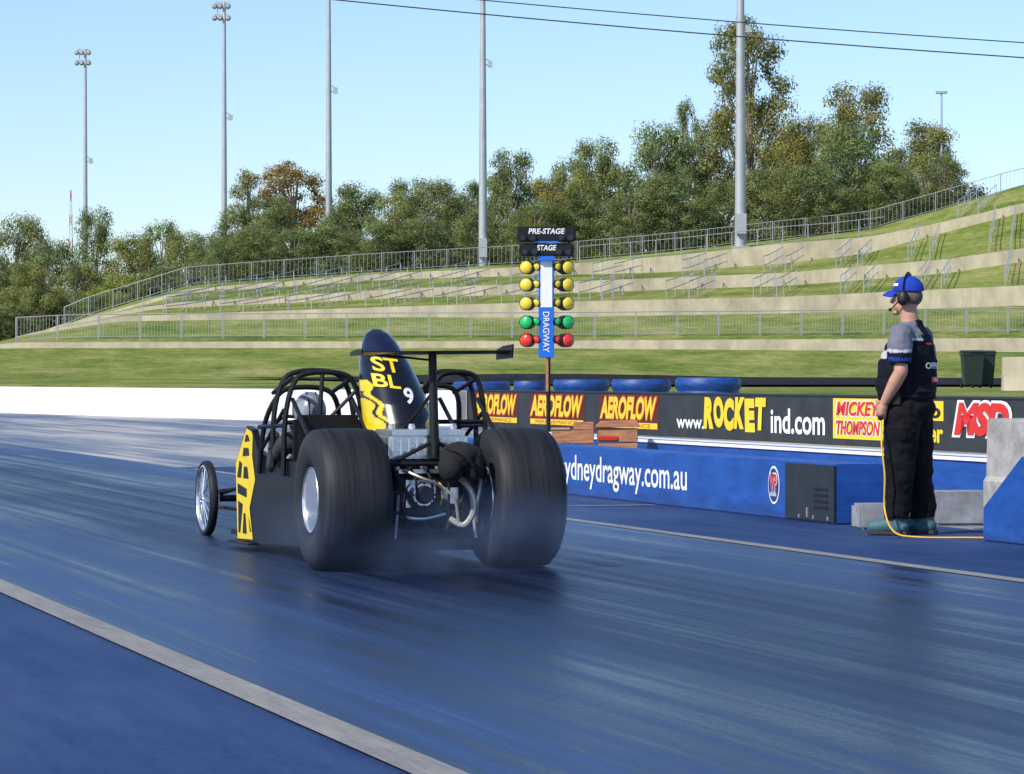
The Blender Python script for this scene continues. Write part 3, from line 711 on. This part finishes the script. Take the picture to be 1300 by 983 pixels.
for s in (-1,1):
    P=[(.5,.12),(2.60,.06),(2.66,.60),(2.5,.72),(2.32,.86),(2.14,.84),(1.98,.70),(1.5,.64),(.5,.66)]
    b=B().m(m_black); b.prism(P,'x',s*.64,s*.60)
    b.prism([(2.1,.05),(2.75,.045),(2.75,.06),(2.1,.065)],'x',s*.68,s*.60)
    b.m(m_yellow); x=s*.6435
    for poly in [[(2.59,.075),(2.12,.09),(2.22,.30),(2.05,.50),(2.14,.66),(2.12,.80),(2.16,.825),(2.31,.845),(2.49,.71),(2.645,.595)]]:
        b.add([(x,p[0],p[1]) for p in poly],[tuple(range(len(poly)))])
    b.m(m_black); x=s*.6465
    for poly in [[(2.55,.12),(2.5,.12),(2.42,.32),(2.56,.34)],[(2.42,.12),(2.3,.12),(2.34,.26),(2.39,.26)],[(2.57,.39),(2.3,.37),(2.3,.43),(2.58,.46)],[(2.59,.50),(2.48,.50),(2.44,.60),(2.52,.62)],[(2.40,.50),(2.24,.50),(2.28,.58),(2.38,.58)],[(2.42,.65),(2.22,.66),(2.24,.71),(2.39,.71)],[(2.36,.75),(2.2,.76),(2.26,.80),(2.32,.80)],[(2.20,.14),(2.16,.14),(2.24,.24)]]:
        b.add([(x,p[0],p[1]) for p in poly],[tuple(range(len(poly)))])
    b.obj('side_panel',parent=car,smooth=False)
b=B().m(m_black); secs=[(2.0,.60,.10,.62),(2.6,.585,.10,.60),(3.2,.40,.12,.52),(3.8,.27,.14,.44),(4.4,.15,.16,.36),(4.72,.06,.2,.28)]
vs=[]
for v,w_,z0,z1 in secs:
    for k in range(16):
        t=2*math.pi*k/16; c,s_=math.cos(t),math.sin(t)
        vs.append((w_*math.copysign(abs(c)**.5,c),v,(z0+z1)/2+(z1-z0)/2*math.copysign(abs(s_)**.6,s_)))
fs=[(i*16+k,i*16+(k+1)%16,(i+1)*16+(k+1)%16,(i+1)*16+k) for i in range(5) for k in range(16)]+[tuple(range(16)),tuple(reversed(range(80,96)))]
b.add(vs,fs); b.obj('nose',parent=car)
b=B().m(m_blacksat); b.box(-.60,.60,.45,3.0,.09,.12); b.box(-.60,.60,.48,.52,.12,.64); b.obj('floor_pan',parent=car,smooth=False)
b=B().m(m_black); b.box(-.595,-.5,.52,2.0,.60,.655); b.box(.5,.595,.52,2.0,.60,.655); b.box(-.14,.34,.7,2.1,.60,.80); b.obj('cockpit_sill',parent=car,bevel=.02)
cg=B().m(m_blacksat)
def hoop(u0,u1,v,z0,z1,lean=0,r=.018):
    w_=u1-u0
    cg.tube(bend([(u0,v,z0),(u0+.01,v+lean*.5,z0+(z1-z0)*.55),(u0+w_*.12,v+lean,z1-.07),(u0+w_*.3,v+lean,z1),(u0+w_*.7,v+lean,z1),(u1-w_*.12,v+lean,z1-.07),(u1-.01,v+lean*.5,z0+(z1-z0)*.55),(u1,v,z0)],4),r,seg=8)
hoop(-.66,-.12,1.15,.55,1.22); hoop(-.66,-.12,1.85,.55,1.12,-.2); hoop(-.67,-.11,1.42,.6,1.23)
hoop(.32,.72,1.15,.55,1.22); hoop(.34,.70,1.75,.55,1.13,-.15); hoop(.33,.73,1.40,.6,1.225)
for u in (-.60,-.20,.40,.66):
    cg.tube([(u,1.15,1.19),(u,1.70,1.09)],.015,seg=6)
    cg.tube([(u,1.15,1.05),(u,.35,.62)],.016,seg=6)
cg.tube([(-.66,1.15,.88),(-.66,1.85,.86)],.016,seg=6); cg.tube([(-.66,1.15,.98),(-.66,1.8,.7)],.014,seg=6)
cg.tube([(.71,1.15,.88),(.70,1.8,.86)],.016,seg=6); cg.tube([(.71,1.15,.98),(.70,1.8,.7)],.014,seg=6)
cg.tube([(-.66,1.15,.90),(.72,1.15,.90)],.017,seg=6); cg.tube([(-.12,1.15,1.1),(.32,1.15,1.1)],.017,seg=6)
cg.tube([(-.40,1.15,1.22),(-.42,1.15,.9),(-.44,1.15,.6)],.015,seg=6)
cg.tube([(-.62,1.15,.66),(-.14,1.15,1.14)],.013,seg=6)
cg.obj('roll_cage',parent=car)
B().m(m_blacksat).box(-.62,-.16,1.0,1.10,.4,.95).obj('seat_back',parent=car,bevel=.03)
def hsec(z):
    tb=[(.72,.235,.30,.78,.035),(.9,.23,.29,.82,.028),(1.02,.218,.27,.87,.015),(1.15,.195,.24,.95,.0),(1.27,.168,.20,1.02,-.012),(1.36,.138,.16,1.08,-.02),(1.43,.108,.12,1.12,-.025),(1.48,.076,.08,1.15,-.03),(1.51,.03,.03,1.17,-.03)]
    for p,q in zip(tb,tb[1:]):
        if z<=q[0]:
            t=(z-p[0])/(q[0]-p[0]); return [p[i]+(q[i]-p[i])*t for i in range(1,5)]
    return list(tb[-1][1:])
def ycol(u,z,rear):
    Y=(.80,.55,.01,1); K_=(.006,.006,.007,1)
    a,d,vc,uc=hsec(z); e=(u-uc)/a
    if .80<z<1.18:
        t=(z-.80)/.38
        lim=.40+.52*t+.08*math.sin(t*19)
        if abs(e)>lim and not (abs(abs(e)-(lim+.16))<.04 and t<.8): return Y
        return K_
    if 1.36<z: return (.008,.012,.035,1)
    return K_
b=B().m(VC('flame_paint',.25,.4)); nz,ns=120,128; vs=[];cs=[]
for i in range(nz+1):
    z=.72+(1.51-.72)*i/nz; a,d,vc,uc=hsec(z)
    for k in range(ns):
        t=2*math.pi*k/ns; u=uc+a*math.cos(t); v=vc+d*math.sin(t); vs.append((u,v,z)); cs.append(ycol(u,z,math.sin(t)<0))
fs=[(i*ns+k,i*ns+(k+1)%ns,(i+1)*ns+(k+1)%ns,(i+1)*ns+k) for i in range(nz) for k in range(ns)]+[tuple(range(nz*ns,(nz+1)*ns))]
b.add(vs,fs); me=b.mesh('engine_cowl',fix=False)
at=me.color_attributes.new('Col','FLOAT_COLOR','POINT'); at.data.foreach_set('color',[c for q in cs for c in q])
cowl=link('engine_cowl',me,car)
def onhump(uc0,zc,l,lean=0):
    def f(x,y):
        z=zc+y+lean*x; a,d,vc,uc=hsec(z); u=uc0+x; e=max(-.985,min(.985,(u-uc)/a)); return (u,vc-d*math.sqrt(1-e*e)-l,z)
    return f
text('9',.066,.105,m_whiteplain,onhump(.045,1.075,.008),cowl,offset=.03)
# the lettering is laid on the rear face and follows its curve
text('ST',.165,.095,m_yellow,onhump(-.055,1.275,.010,-.12),cowl,offset=.02)
text('BL',.155,.085,m_yellow,onhump(-.075,1.17,.010,-.12),cowl,offset=.02)
# engine
b=B().m(m_alu); b.box(-.29,.22,-.08,.30,.70,.83); b.box(-.27,.20,-.10,.32,.832,.87)
for k in range(10): b.box(-.275+k*.052,-.255+k*.052,-.105,-.078,.71,.82)
for x in (-.25,-.12,.02,.15): b.lathe([(0,.022),(.03,.022),(.035,.014)],seg=14,axis='z',closed=False,c=(x,0,.871))
b.m(m_blacksat)
for z in (.735,.785): b.box(-.28,.21,-.095,-.0795,z,z+.012)
b.box(-.29,.22,-.085,.25,.655,.698)
b.obj('engine_top',parent=car,smooth=False,bevel=.006)
b=B().m(m_blacksat); b.box(-.24,.20,-.05,.5,.30,.655); b.box(-.32,-.245,.0,.4,.42,.62); b.box(.205,.29,.0,.4,.42,.62)
for k in range(5): b.box(-.23,.19,-.075,-.05,.36+k*.06,.39+k*.06)
b.box(-.28,.26,.1,.4,.2,.30)
b.m(m_alu)
b.box(-.19,-.0,-.12,-.076,.39,.56); b.lathe([(-.1,.070),(-.05,.085),(.0,.085)],seg=24,axis='y',closed=False,c=(-.09,-.08,.47))
b.box(.04,.15,-.11,-.076,.41,.51); b.box(-.23,.19,-.10,-.076,.60,.625)
for k in range(4):
    b.tube(bend([(-.30,.1+k*.08,.58),(-.36,.1+k*.07,.52),(-.34,.05+k*.06,.40),(-.30,-.1,.34)],4),.018,seg=8)
for x,z in [(-.16,.645),(-.08,.64),(.02,.645),(.1,.64),(-.24,.63),(.17,.64)]:
    b.ell((x,-.09,z),(.02,.02,.02),seg=10,rings=6)
b.m(m_blacksat); b.lathe([(-.02,.045),(0,.055),(.03,.06)],seg=20,axis='y',closed=False,c=(-.09,-.20,.47))
for k in range(8):
    a=k*math.pi/4; b.ell((-.09+.070*math.cos(a),-.183,.47+.070*math.sin(a)),(.008,.008,.008),seg=6,rings=4)
b.obj('engine_block',parent=car)
b=B().m(m_blacksat); b.tube([(-.34,0,.44),(.34,0,.44)],.05,seg=14); b.ell((0,0,.36),(.16,.17,.13)); b.tube([(-.34,-.05,.3),(.34,-.05,.3)],.025,seg=8); b.tube([(-.32,-.12,.24),(.32,-.12,.24)],.026,seg=8)
b.box(-.3,.3,-.02,.9,.15,.19)
for s in(-1,1): b.tube([(s*.30,-.15,.22),(s*.31,-.05,.70),(s*.30,.3,.78)],.020,seg=8); b.lathe([(-.02,.14),(.01,.14)],seg=24,c=(s*.30,0,.44),closed=False); b.tube([(s*.05,-.16,.24),(s*.26,-.14,.60)],.013,seg=8)
b.tube([(-.3,-.16,.66),(.3,-.16,.66)],.014,seg=8); b.tube([(-.3,-.14,.50),(.3,-.14,.27)],.012,seg=8); b.tube([(-.3,-.15,.36),(.3,-.15,.36)],.014,seg=8)
b.m(m_galv); b.tube([(-.27,-.16,.20),(-.24,-.14,.48)],.010,seg=8); b.tube([(.25,-.16,.20),(.22,-.14,.48)],.010,seg=8)
b.obj('rear_axle',parent=car)
b=B().m(m_hose)
b.tube(bend([(.12,-.14,.60),(.2,-.2,.5),(.22,-.22,.38),(.16,-.2,.28),(.08,-.16,.32)],5),.02,seg=8)
b.tube(bend([(-.2,-.12,.62),(-.1,-.2,.57),(.02,-.18,.52),(.1,-.2,.44),(.13,-.18,.3)],5),.010,seg=8)
b.tube(bend([(.26,-.1,.64),(.27,-.2,.55),(.24,-.22,.42),(.26,-.15,.3)],5),.012,seg=8)
b.m(m_alu); b.tube(bend([(-.24,-.1,.34),(-.1,-.17,.32),(.05,-.16,.35)],5),.011,seg=8)
b.m(m_red); b.tube(bend([(-.15,-.1,.56),(-.22,-.16,.44),(-.2,-.14,.34)],5),.006,seg=6)
b.m(m_cable); b.tube(bend([(.02,-.1,.55),(.04,-.16,.5),(.02,-.15,.40)],5),.005,seg=6)
b.m(m_blacksat)
for k in range(5): b.tube(bend([(-.28+k*.11,-.1,.65),(-.25+k*.105,-.18,.54+.03*(k%2)),(-.23+k*.1,-.17,.42),(-.2+k*.09,-.15,.28)],5),.009,seg=6)
b.obj('hoses',parent=car)
b=B().m(m_chute); b.ell((.12,-.26,.70),(.135,.13,.10),seg=20,rings=12); b.ell((.05,-.29,.64),(.08,.1,.09),seg=16,rings=10); b.ell((.19,-.29,.66),(.07,.09,.11),seg=16,rings=10)
b.tube(bend([(.02,-.32,.76),(.10,-.41,.72),(.17,-.40,.64),(.24,-.32,.58)],4),.014,seg=6)
me=b.mesh('parachute_pack')
for v in me.vertices:
    q=N.noise(Vector(v.co)*14); v.co+=v.normal*q*.012
link('parachute_pack',me,car)
wg=link('rear_wing',None,car); wg.rotation_euler=(0,math.radians(-.6),0)
b=B().m(m_black); pr=[(-.22,1.358),(-.16,1.356),(-.05,1.352),(.04,1.347),(.08,1.342),(.04,1.336),(-.06,1.339),(-.16,1.346),(-.22,1.352)]
b.prism(pr,'x',-.47,.47); b.obj('wing_blade',parent=wg,ang=50)
for s in(-1,1):
    b=B().m(m_black); b.prism([(-.24,1.31),(-.26,1.395),(-.05,1.385),(.09,1.36),(.09,1.30)] if s>0 else [(-.20,1.335),(-.21,1.372),(-.05,1.37),(.08,1.355),(.08,1.33)],'x',s*.472,s*.480); b.obj('end_plate',parent=wg,smooth=False)
b=B().m(m_blacksat)
b.tube([(0,-.13,.70),(0,-.10,1.34)],[(.028,.03),(.022,.026)],seg=10)
b.tube([(0,-.1,1.1),(0,.75,.80)],.012,seg=6); b.tube([(0,-.1,1.30),(-.34,.0,1.34)],.008,seg=6); b.tube([(-.3,-.14,.66),(0,-.12,.8),(.3,-.14,.66)],.014,seg=6)
b.obj('wing_strut',parent=wg)
b=B().m(m_blacksat); b.tube([(-.42+.13*math.cos(t*.4189),1.95,.82+.11*math.sin(t*.4189)) for t in range(15)],.014,seg=6,close=True); b.obj('steering_wheel',parent=car)

# ------------------------------------------------------------------ organic helper
def organic(name,parts,voxel,mat,parent=None,smooth_it=6,colfn=None,loc=(0,0,0),rot=0,disp=None):
    b=B()
    for p in parts:
        if p[0]=='t':
            pts=p[1]; r=p[2]; b.tube(pts,r,seg=16)
            for e in (0,-1):
                rr=r[e] if isinstance(r,(list,tuple)) else r
                if isinstance(rr,(tuple,list)): continue
                b.ell(pts[e],(rr*.98,rr*.98,rr*.98),seg=14,rings=8)
        elif p[0]=='e': b.ell(p[1],p[2],seg=20,rings=12)
    me=b.mesh(name,smooth=False)
    o=bpy.data.objects.new(name,me); col.objects.link(o)
    m=o.modifiers.new('r','REMESH'); m.mode='VOXEL'; m.voxel_size=voxel
    if smooth_it:
        q=o.modifiers.new('s','SMOOTH'); q.iterations=smooth_it; q.factor=.5
    dg=bpy.context.evaluated_depsgraph_get(); dg.update()
    m2=bpy.data.meshes.new_from_object(o.evaluated_get(dg)); m2.name=name
    bpy.data.objects.remove(o)
    m2.materials.clear(); m2.materials.append(mat)
    m2.polygons.foreach_set('use_smooth',[True]*len(m2.polygons))
    if disp:
        ns=[v.normal.copy() for v in m2.vertices]
        for v,nn in zip(m2.vertices,ns):
            p=v.co; q=Vector((p.x*disp[1],p.y*disp[1],p.z*disp[2]))
            v.co=p+nn*disp[0]*(N.noise(q)+.5*N.noise(q*2.3))
    if colfn:
        at=m2.color_attributes.new('Col','FLOAT_COLOR','POINT'); cs=[]
        for v in m2.vertices: cs+=list(colfn(v.co))
        at.data.foreach_set('color',cs)
    return link(name,m2,parent,loc,rot)
m_skin=M('skin',(.50,.26,.17),.5,var=.1,scale=12)
m_suit=M('dark_race_suit',(.03,.03,.035),.85,var=.3,scale=12,bump=.4)

drv=link('person',None,loc=T2W(5.45-.43,18.85+1.42),rot=TH)
organic('body',[('t',[(0,-.02,.22),(0,-.1,.45),(0,-.12,.72)],[.15,.16,.12]),('t',[(-.17,-.1,.76),(0,-.1,.80),(.17,-.1,.76)],[.07,.09,.07]),
   ('t',[(0,-.1,.80),(0,-.08,.92)],[.07,.07]),('e',(0,-.05,.98),(.08,.09,.10)),
   ('t',[(-.19,-.1,.75),(-.2,.15,.6),(-.12,.45,.80)],[.06,.05,.04]),('t',[(.19,-.1,.75),(.2,.15,.6),(.10,.45,.80)],[.06,.05,.04]),
   ('t',[(-.09,0,.22),(-.12,.45,.4),(-.1,.95,.25)],[.09,.075,.05]),('t',[(.09,0,.22),(.12,.45,.4),(.1,.95,.25)],[.09,.075,.05])],.016,m_suit,drv)
b=B().m(M('helmet_paint',(.22,.24,.28),.35,var=.6,scale=7,coat=.3)); b.ell((0,-.05,.975),(.108,.13,.124),seg=32,rings=20)
b.m(m_blacksat).box(-.085,.085,.04,.09,.94,1.02); b.tube([(-.11,-.05,.87),(0,-.15,.87),(.11,-.05,.87),(0,.06,.87)],.03,seg=8,close=True)
for s in(-1,1): b.tube([(s*.03,-.175,.93),(s*.034,-.165,1.03),(s*.03,-.08,1.095)],.006,seg=5)
b.obj('helmet',parent=drv)
tag(drv,'driver in a grey helmet and dark suit seated in the cage','person')

# ------------------------------------------------------------------ the standing official
PX,PY=3.0,23.85
per=link('person',None,loc=(PX,PY,.006),rot=math.radians(152))
tag(per,'official in blue cap and headset watching, hand holding a cable','person')
sh=Vector((-.02,.225,1.50)); el=Vector((-.05,.285,1.23)); wr=Vector((.09,.262,1.0))
shr=Vector((-.02,-.225,1.50)); elr=Vector((.0,-.29,1.22)); wrr=Vector((.20,-.15,1.04))
parts=[('e',(.01,0,1.80),(.105,.082,.118)),('e',(.055,0,1.735),(.062,.060,.065)),('e',(.028,0,1.725),(.080,.070,.062)),
 ('t',[(.105,0,1.80),(.132,0,1.762)],[.011,.017]),('e',(.115,0,1.715),(.012,.026,.008)),('e',(.113,0,1.70),(.012,.024,.009)),('e',(.10,0,1.675),(.025,.028,.02)),
 ('e',(.10,0,1.835),(.02,.055,.014)),('e',(.01,.082,1.775),(.022,.012,.034)),('e',(.01,-.082,1.775),(.022,.012,.034)),
 ('t',[(-.02,0,1.52),(-.01,0,1.62),(.0,0,1.70)],[.08,.070,.068]),
 ('t',[(0,0,.95),(.02,0,1.12),(.0,0,1.30),(-.015,0,1.45),(-.02,0,1.53)],[.14,.15,.145,.12,.07]),
 ('t',[sh,el],[.060,.052]),('t',[el,el.lerp(wr,.35),wr],[.051,.053,.034]),('t',[shr,elr],[.060,.052]),('t',[elr,elr.lerp(wrr,.35),wrr],[.051,.053,.034]),
 ('t',[(-.02,-.2,1.48),(-.02,.2,1.48)],[.055,.055]),
 ('t',[(0,.09,.93),(.04,.11,.52),(.06,.12,.10)],[.10,.07,.05]),('t',[(0,-.09,.93),(-.03,-.11,.52),(-.07,-.12,.10)],[.10,.07,.05]),
 ('t',[(.04,.12,.05),(.17,.13,.045)],[.045,.04]),('t',[(-.09,-.12,.05),(.05,-.13,.045)],[.045,.04])]
def hand(wr,d,side):
    d=d.normalized(); n=Vector((0,-side,0)); k=d.cross(n).normalized(); n=k.cross(d)*1.0; n.normalize()
    if n.y*side>0: n=-n
    out=[('t',[wr,wr+d*.045,wr+d*.085],[.027,.034,.034]),('t',[wr+d*.03-k*.02,wr+d*.085-k*.026],[.016,.015]),('t',[wr+d*.03+k*.02,wr+d*.085+k*.026],[.016,.015])]
    for i,(o,l) in enumerate([(-.033,.85),(-.011,1.0),(.011,.95),(.033,.75)]):
        b0=wr+d*.088+k*o; p1=b0+(d*.034+n*.012)*l; p2=p1+(d*.008+n*.026)*l; p3=p2+(-d*.014+n*.012)*l
        out.append(('t',[b0,p1,p2,p3],[.0098,.0092,.0086,.0075]))
    fwd=k if k.x>0 else -k
    t0=wr+d*.03+fwd*.03; t1=t0+d*.03+fwd*.02+n*.012; t2=t1+d*.026+n*.016
    out.append(('t',[t0,t1,t2],[.013,.0115,.009]))
    return out
parts+=hand(wr,(wr-el)+Vector((-.02,0,-.12)),1)+hand(wrr,(wrr-elr)+Vector((0,.05,-.02)),-1)
organic('body',parts,.0062,m_skin,per,smooth_it=3)
b=B().m(M('grey_brown_hair',(.12,.09,.07),.8,var=.4,scale=60)); b.ell((-.012,0,1.80),(.100,.088,.085),seg=24,rings=12); b.obj('hair',parent=per)
for s in(-1,1):
    b=B().m(m_whiteplain).ell((.098,s*.032,1.795),(.012,.013,.009),seg=12,rings=8); b.m(m_blacksat).ell((.107,s*.033,1.795),(.005,.006,.006),seg=8,rings=6); b.obj('eye',parent=per)
m_trou=M('black_trousers',(.008,.008,.010),.9,var=.4,scale=10,bump=.8,spec=.15)
organic('trousers',[('t',[(0,0,.90),(.01,0,1.0),(.012,0,1.09)],[(.212,.192),(.212,.196),(.207,.192)]),('e',(-.04,0,.95),(.175,.20,.12)),
  ('t',[(0,.10,.93),(.02,.108,.72),(.025,.112,.52),(.03,.118,.34),(.04,.12,.22)],[.150,.134,.116,.106,.100]),
  ('t',[(0,-.10,.93),(-.02,-.108,.72),(-.03,-.112,.52),(-.05,-.118,.34),(-.07,-.12,.22)],[.150,.134,.116,.106,.100]),
  ('t',[(.04,.12,.22),(.04,.12,.12)],[(.096,.10),(.096,.10)]),('t',[(-.07,-.12,.22),(-.075,-.12,.12)],[(.096,.10),(.096,.10)]),
  ('e',(-.02,.215,.78),(.06,.03,.09))],.010,m_trou,per,smooth_it=3,disp=(.014,7,11))
def shcol(p):
    x,y,z=p
    K_=(.007,.008,.014,1);G_=(.15,.155,.19,1);Wt=(.5,.5,.52,1);V_=(.02,.05,.25,1)
    if abs(y)>.22 and z<1.51:
        if z<1.275: return K_
        if abs(z-1.385)<.010: return Wt
        if z<1.375: return V_ if (1.31<z<1.335) else K_
        return G_
    if z>1.51: return (G_ if abs(y)>.06 else K_)
    if z>1.465 and abs(y)>.1: return Wt if (z-1.465)<.012 else G_
    if 1.10<z<1.42 and abs(y)>.15 and abs(x+.02)<.035+.04*math.sin(z*14): return V_ if math.sin(z*60)>.5 else G_
    if x>.1 and 1.33<z<1.39 and y>.03: return Wt
    return K_
m_shirt=VC('team_shirt',.85,spec=.15)
TS=[(1.02,.218,.232,.015),(1.12,.226,.24,.02),(1.28,.215,.238,.004),(1.40,.188,.234,-.012),(1.50,.145,.208,-.02),(1.56,.102,.128,-.018),(1.61,.088,.092,-.012)]
organic('shirt',[('t',[(c,0,z) for z,rx,ry,c in TS],[(ry,rx) for z,rx,ry,c in TS]),
   ('t',[(-.02,-.17,1.495),(-.02,.17,1.495)],[.087,.087]),
   ('t',[(-.02,.208,1.49),(-.03,.262,1.39),(-.042,.280,1.31),(-.045,.283,1.28)],[.096,.092,.085,(.083,.083)]),('t',[(-.02,-.208,1.49),(-.01,-.264,1.39),(.0,-.282,1.31),(0,-.284,1.28)],[.096,.092,.085,(.083,.083)]),
   ('e',(-.10,.06,1.08),(.12,.13,.028)),('e',(.02,.15,1.16),(.16,.08,.02))],.010,m_shirt,per,smooth_it=3,colfn=shcol,disp=(.014,8,12))
def onback(yc,zc,l=.006):
    def f(x,y):
        z=zc+y
        for p,q in zip(TS,TS[1:]):
            if z<=q[0]:
                t=(z-p[0])/(q[0]-p[0]); rx=p[1]+(q[1]-p[1])*t; ry=p[2]+(q[2]-p[2])*t; c=p[3]+(q[3]-p[3])*t; break
        yy=yc-x; e=max(-.97,min(.97,yy/ry)); return (c-rx*math.sqrt(1-e*e)-l,yy,z)
    return f
text('OFFICIAL',.28,.048,m_whiteplain,onback(-.01,1.275,.012),per,offset=.02)
def patch(w_,h_,mat,f,name='shirt_patch'):
    q=B().m(mat); n=8
    vs=[f(-w_/2+w_*i/n,-h_/2+h_*j) for i in range(n+1) for j in (0,1)]
    q.add(vs,[(2*i,2*i+2,2*i+3,2*i+1) for i in range(n)]); q.obj(name,parent=per,fix=False)
patch(.13,.04,m_red,onback(.0,1.17,.012)); text('RACE',.08,.024,m_whiteplain,onback(.0,1.17,.016),per,offset=.02)
patch(.03,.09,M('shirt_grey_stripe',(.3,.3,.33),.8),onback(-.02,1.39,.012)); patch(.08,.014,m_red,onback(.06,1.44,.012))
m_boot=M('teal_grey_boots',(.05,.13,.15),.7,var=.5,scale=22,bump=.4)
m_sole=M('boot_sole',(.03,.03,.03),.8)
for s,(x,y) in ((1,(.045,.12)),(-1,(-.085,-.12))):
    organic('boot',[('t',[(x-.04,y,.062),(x+.05,y+s*.01,.074),(x+.12,y+s*.015,.064),(x+.185,y+s*.02,.055)],[.056,.064,.060,.050]),('t',[(x-.01,y,.06),(x-.005,y,.19)],[.066,.072]),('e',(x+.02,y,.12),(.08,.064,.05))],.008,m_boot,per,smooth_it=2)
    B().m(m_sole).prism([(x-.095,y-.048),(x-.095,y+.048),(x+.03,y+.048+s*.005),(x+.13,y+.063+s*.015),(x+.21,y+.048+s*.02),(x+.235,y+s*.02),(x+.21,y-.048+s*.02),(x+.13,y-.063+s*.015),(x+.03,y-.048+s*.005)],'z',0,.028).obj('boot_sole',parent=per,smooth=False,bevel=.004)
cap=link('cap',None,per,loc=(-.02,0,0))
m_cap=M('royal_blue_cap',(.012,.045,.34),.8,var=.2,scale=20,spec=.2)
b=B().m(m_cap); b.ell((.020,0,1.845),(.122,.100,.112),seg=32,rings=14,zmin=-.05); b.ell((.02,0,1.957),(.01,.01,.006),seg=8,rings=4); b.obj('cap_crown',parent=cap)
def oncap(x,y):
    a=math.radians(48)-x/.105; z=1.888+y; ph=math.asin((z-1.845)/.112); c=math.cos(ph)
    return (.02+.126*c*math.cos(a),.104*c*math.sin(a),z)
q=B().m(m_whiteplain); vs=[oncap(-.03+.06*i/6,-.010+.020*j) for i in range(7) for j in (0,1)]; q.add(vs,[(2*i,2*i+2,2*i+3,2*i+1) for i in range(6)]); q.obj('cap_badge',parent=cap,fix=False)
b=B().m(m_cap); n=14; vs=[]
for j in range(6):
    for i in range(n+1):
        a=-1.15+2.3*i/n; e=j/5; ex=.085*e*math.cos(a)**.6 if math.cos(a)>0 else 0
        vs.append((.020+.120*math.cos(a)+ex,.098*math.sin(a)*(1-.05*e),1.848-.034*e*e-.022*math.sin(a)**2))
top=len(vs); vs+=[(v[0],v[1],v[2]-.006) for v in vs]
fs=[(j*(n+1)+i,j*(n+1)+i+1,(j+1)*(n+1)+i+1,(j+1)*(n+1)+i) for j in range(5) for i in range(n)]; fs+=[tuple(top+q for q in reversed(f)) for f in fs]
b.add(vs,fs); b.obj('cap_peak',parent=cap)
hs=link('headset',None,per,loc=(-.02,0,0))
b=B().m(m_blacksat); b.tube([(.02,.109*math.cos(t),1.80+.172*math.sin(t)) for t in [i*math.pi/16 for i in range(17)]],[(.016,.007)]*17,seg=8); b.obj('headband',parent=hs)
for s in(-1,1):
    b=B().m(m_blacksat); b.ell((.022,s*.112,1.785),(.046,.030,.058),seg=20,rings=12); b.m(m_darkcab).ell((.022,s*.136,1.785),(.028,.008,.036),seg=16,rings=8); b.obj('ear_cup',parent=hs)
b=B().m(m_blacksat); b.tube(bend([(.05,.12,1.765),(.10,.105,1.72),(.15,.05,1.70)],5),.0045,seg=6); b.ell((.155,.03,1.70),(.014,.02,.013),seg=10,rings=6); b.obj('microphone',parent=hs)
b=B().m(m_blacksat).box(-.03,.04,.21,.25,.98,1.08); b.obj('belt_radio',parent=per,bevel=.006,smooth=False)
per_m=Matrix.Translation((PX,PY,.006))@Matrix.Rotation(math.radians(152),4,'Z')
hw=per_m@(wr+Vector((.035,-.01,-.085)))
b=B().m(m_blacksat); b.box(-.02,.02,-.015,.015,-.05,.05); o=b.obj('hand_controller',loc=hw,rot=.4,bevel=.006); tag(o,'small black hand controller held by the official','controller')
b=B().m(m_cable)
b.tube(bend([hw+Vector((0,0,-.05)),hw+Vector((.0,-.08,-.25)),(hw.x+.02,hw.y-.1,.45),(hw.x+.02,hw.y-.1,.2),(hw.x+.06,23.35,.05),(hw.x+.2,23.2,.018),(3.35,23.1,.018),(3.75,23.05,.018),(4.3,23.2,.018)],8),.0065,seg=8)
o=b.obj('cable'); tag(o,'thin yellow cable hanging from the hand and trailing over the ground','cable')
b=B().m(m_cable); b.tube(bend([(3.6,22.95,.02),(3.58,22.9,.2),(3.62,22.88,.33)],5),.006,seg=6); o=b.obj('cable'); tag(o,'short yellow cable by the blue wall end','cable')

# ------------------------------------------------------------------ tyre smoke
m=bpy.data.materials.new('tyre_smoke'); m.use_nodes=True; nt=m.node_tree; nt.nodes.remove(nt.nodes['Principled BSDF'])
pv=nt.nodes.new('ShaderNodeVolumePrincipled'); pv.inputs['Color'].default_value=(.38,.56,.97,1)
tc=nt.nodes.new('ShaderNodeTexCoord'); n=nt.nodes.new('ShaderNodeTexNoise'); n.inputs['Scale'].default_value=2.2; n.inputs['Detail'].default_value=2
L(nt,tc.outputs['Object'],n.inputs['Vector'])
ln_=nt.nodes.new('ShaderNodeVectorMath'); ln_.operation='LENGTH'
mp=nt.nodes.new('ShaderNodeMapping'); mp.inputs['Scale'].default_value=(1/1.5,1/1.0,1/.38); L(nt,tc.outputs['Object'],mp.inputs['Vector']); L(nt,mp.outputs[0],ln_.inputs[0])
fo=nt.nodes.new('ShaderNodeMapRange'); fo.inputs['From Min'].default_value=1; fo.inputs['From Max'].default_value=0; fo.inputs['To Min'].default_value=0; fo.inputs['To Max'].default_value=1
L(nt,ln_.outputs['Value'],fo.inputs['Value'])
nr=nt.nodes.new('ShaderNodeMapRange'); nr.inputs['From Min'].default_value=.38; nr.inputs['From Max'].default_value=.72; nr.inputs['To Max'].default_value=.72; L(nt,n.outputs['Fac'],nr.inputs['Value'])
mu=nt.nodes.new('ShaderNodeMath'); mu.operation='MULTIPLY'; L(nt,fo.outputs[0],mu.inputs[0]); L(nt,nr.outputs[0],mu.inputs[1])
L(nt,mu.outputs[0],pv.inputs['Density']); L(nt,pv.outputs[0],nt.nodes['Material Output'].inputs['Volume'])
b=B().m(m); b.ell((0,0,0),(1.5,1.0,.38),seg=24,rings=12)
o=b.obj('tyre_smoke',loc=T2W(5.5,18.4,.22),rot=TH); tag(o,'thin bluish tyre smoke hanging around the rear wheels','smoke',kind='stuff')
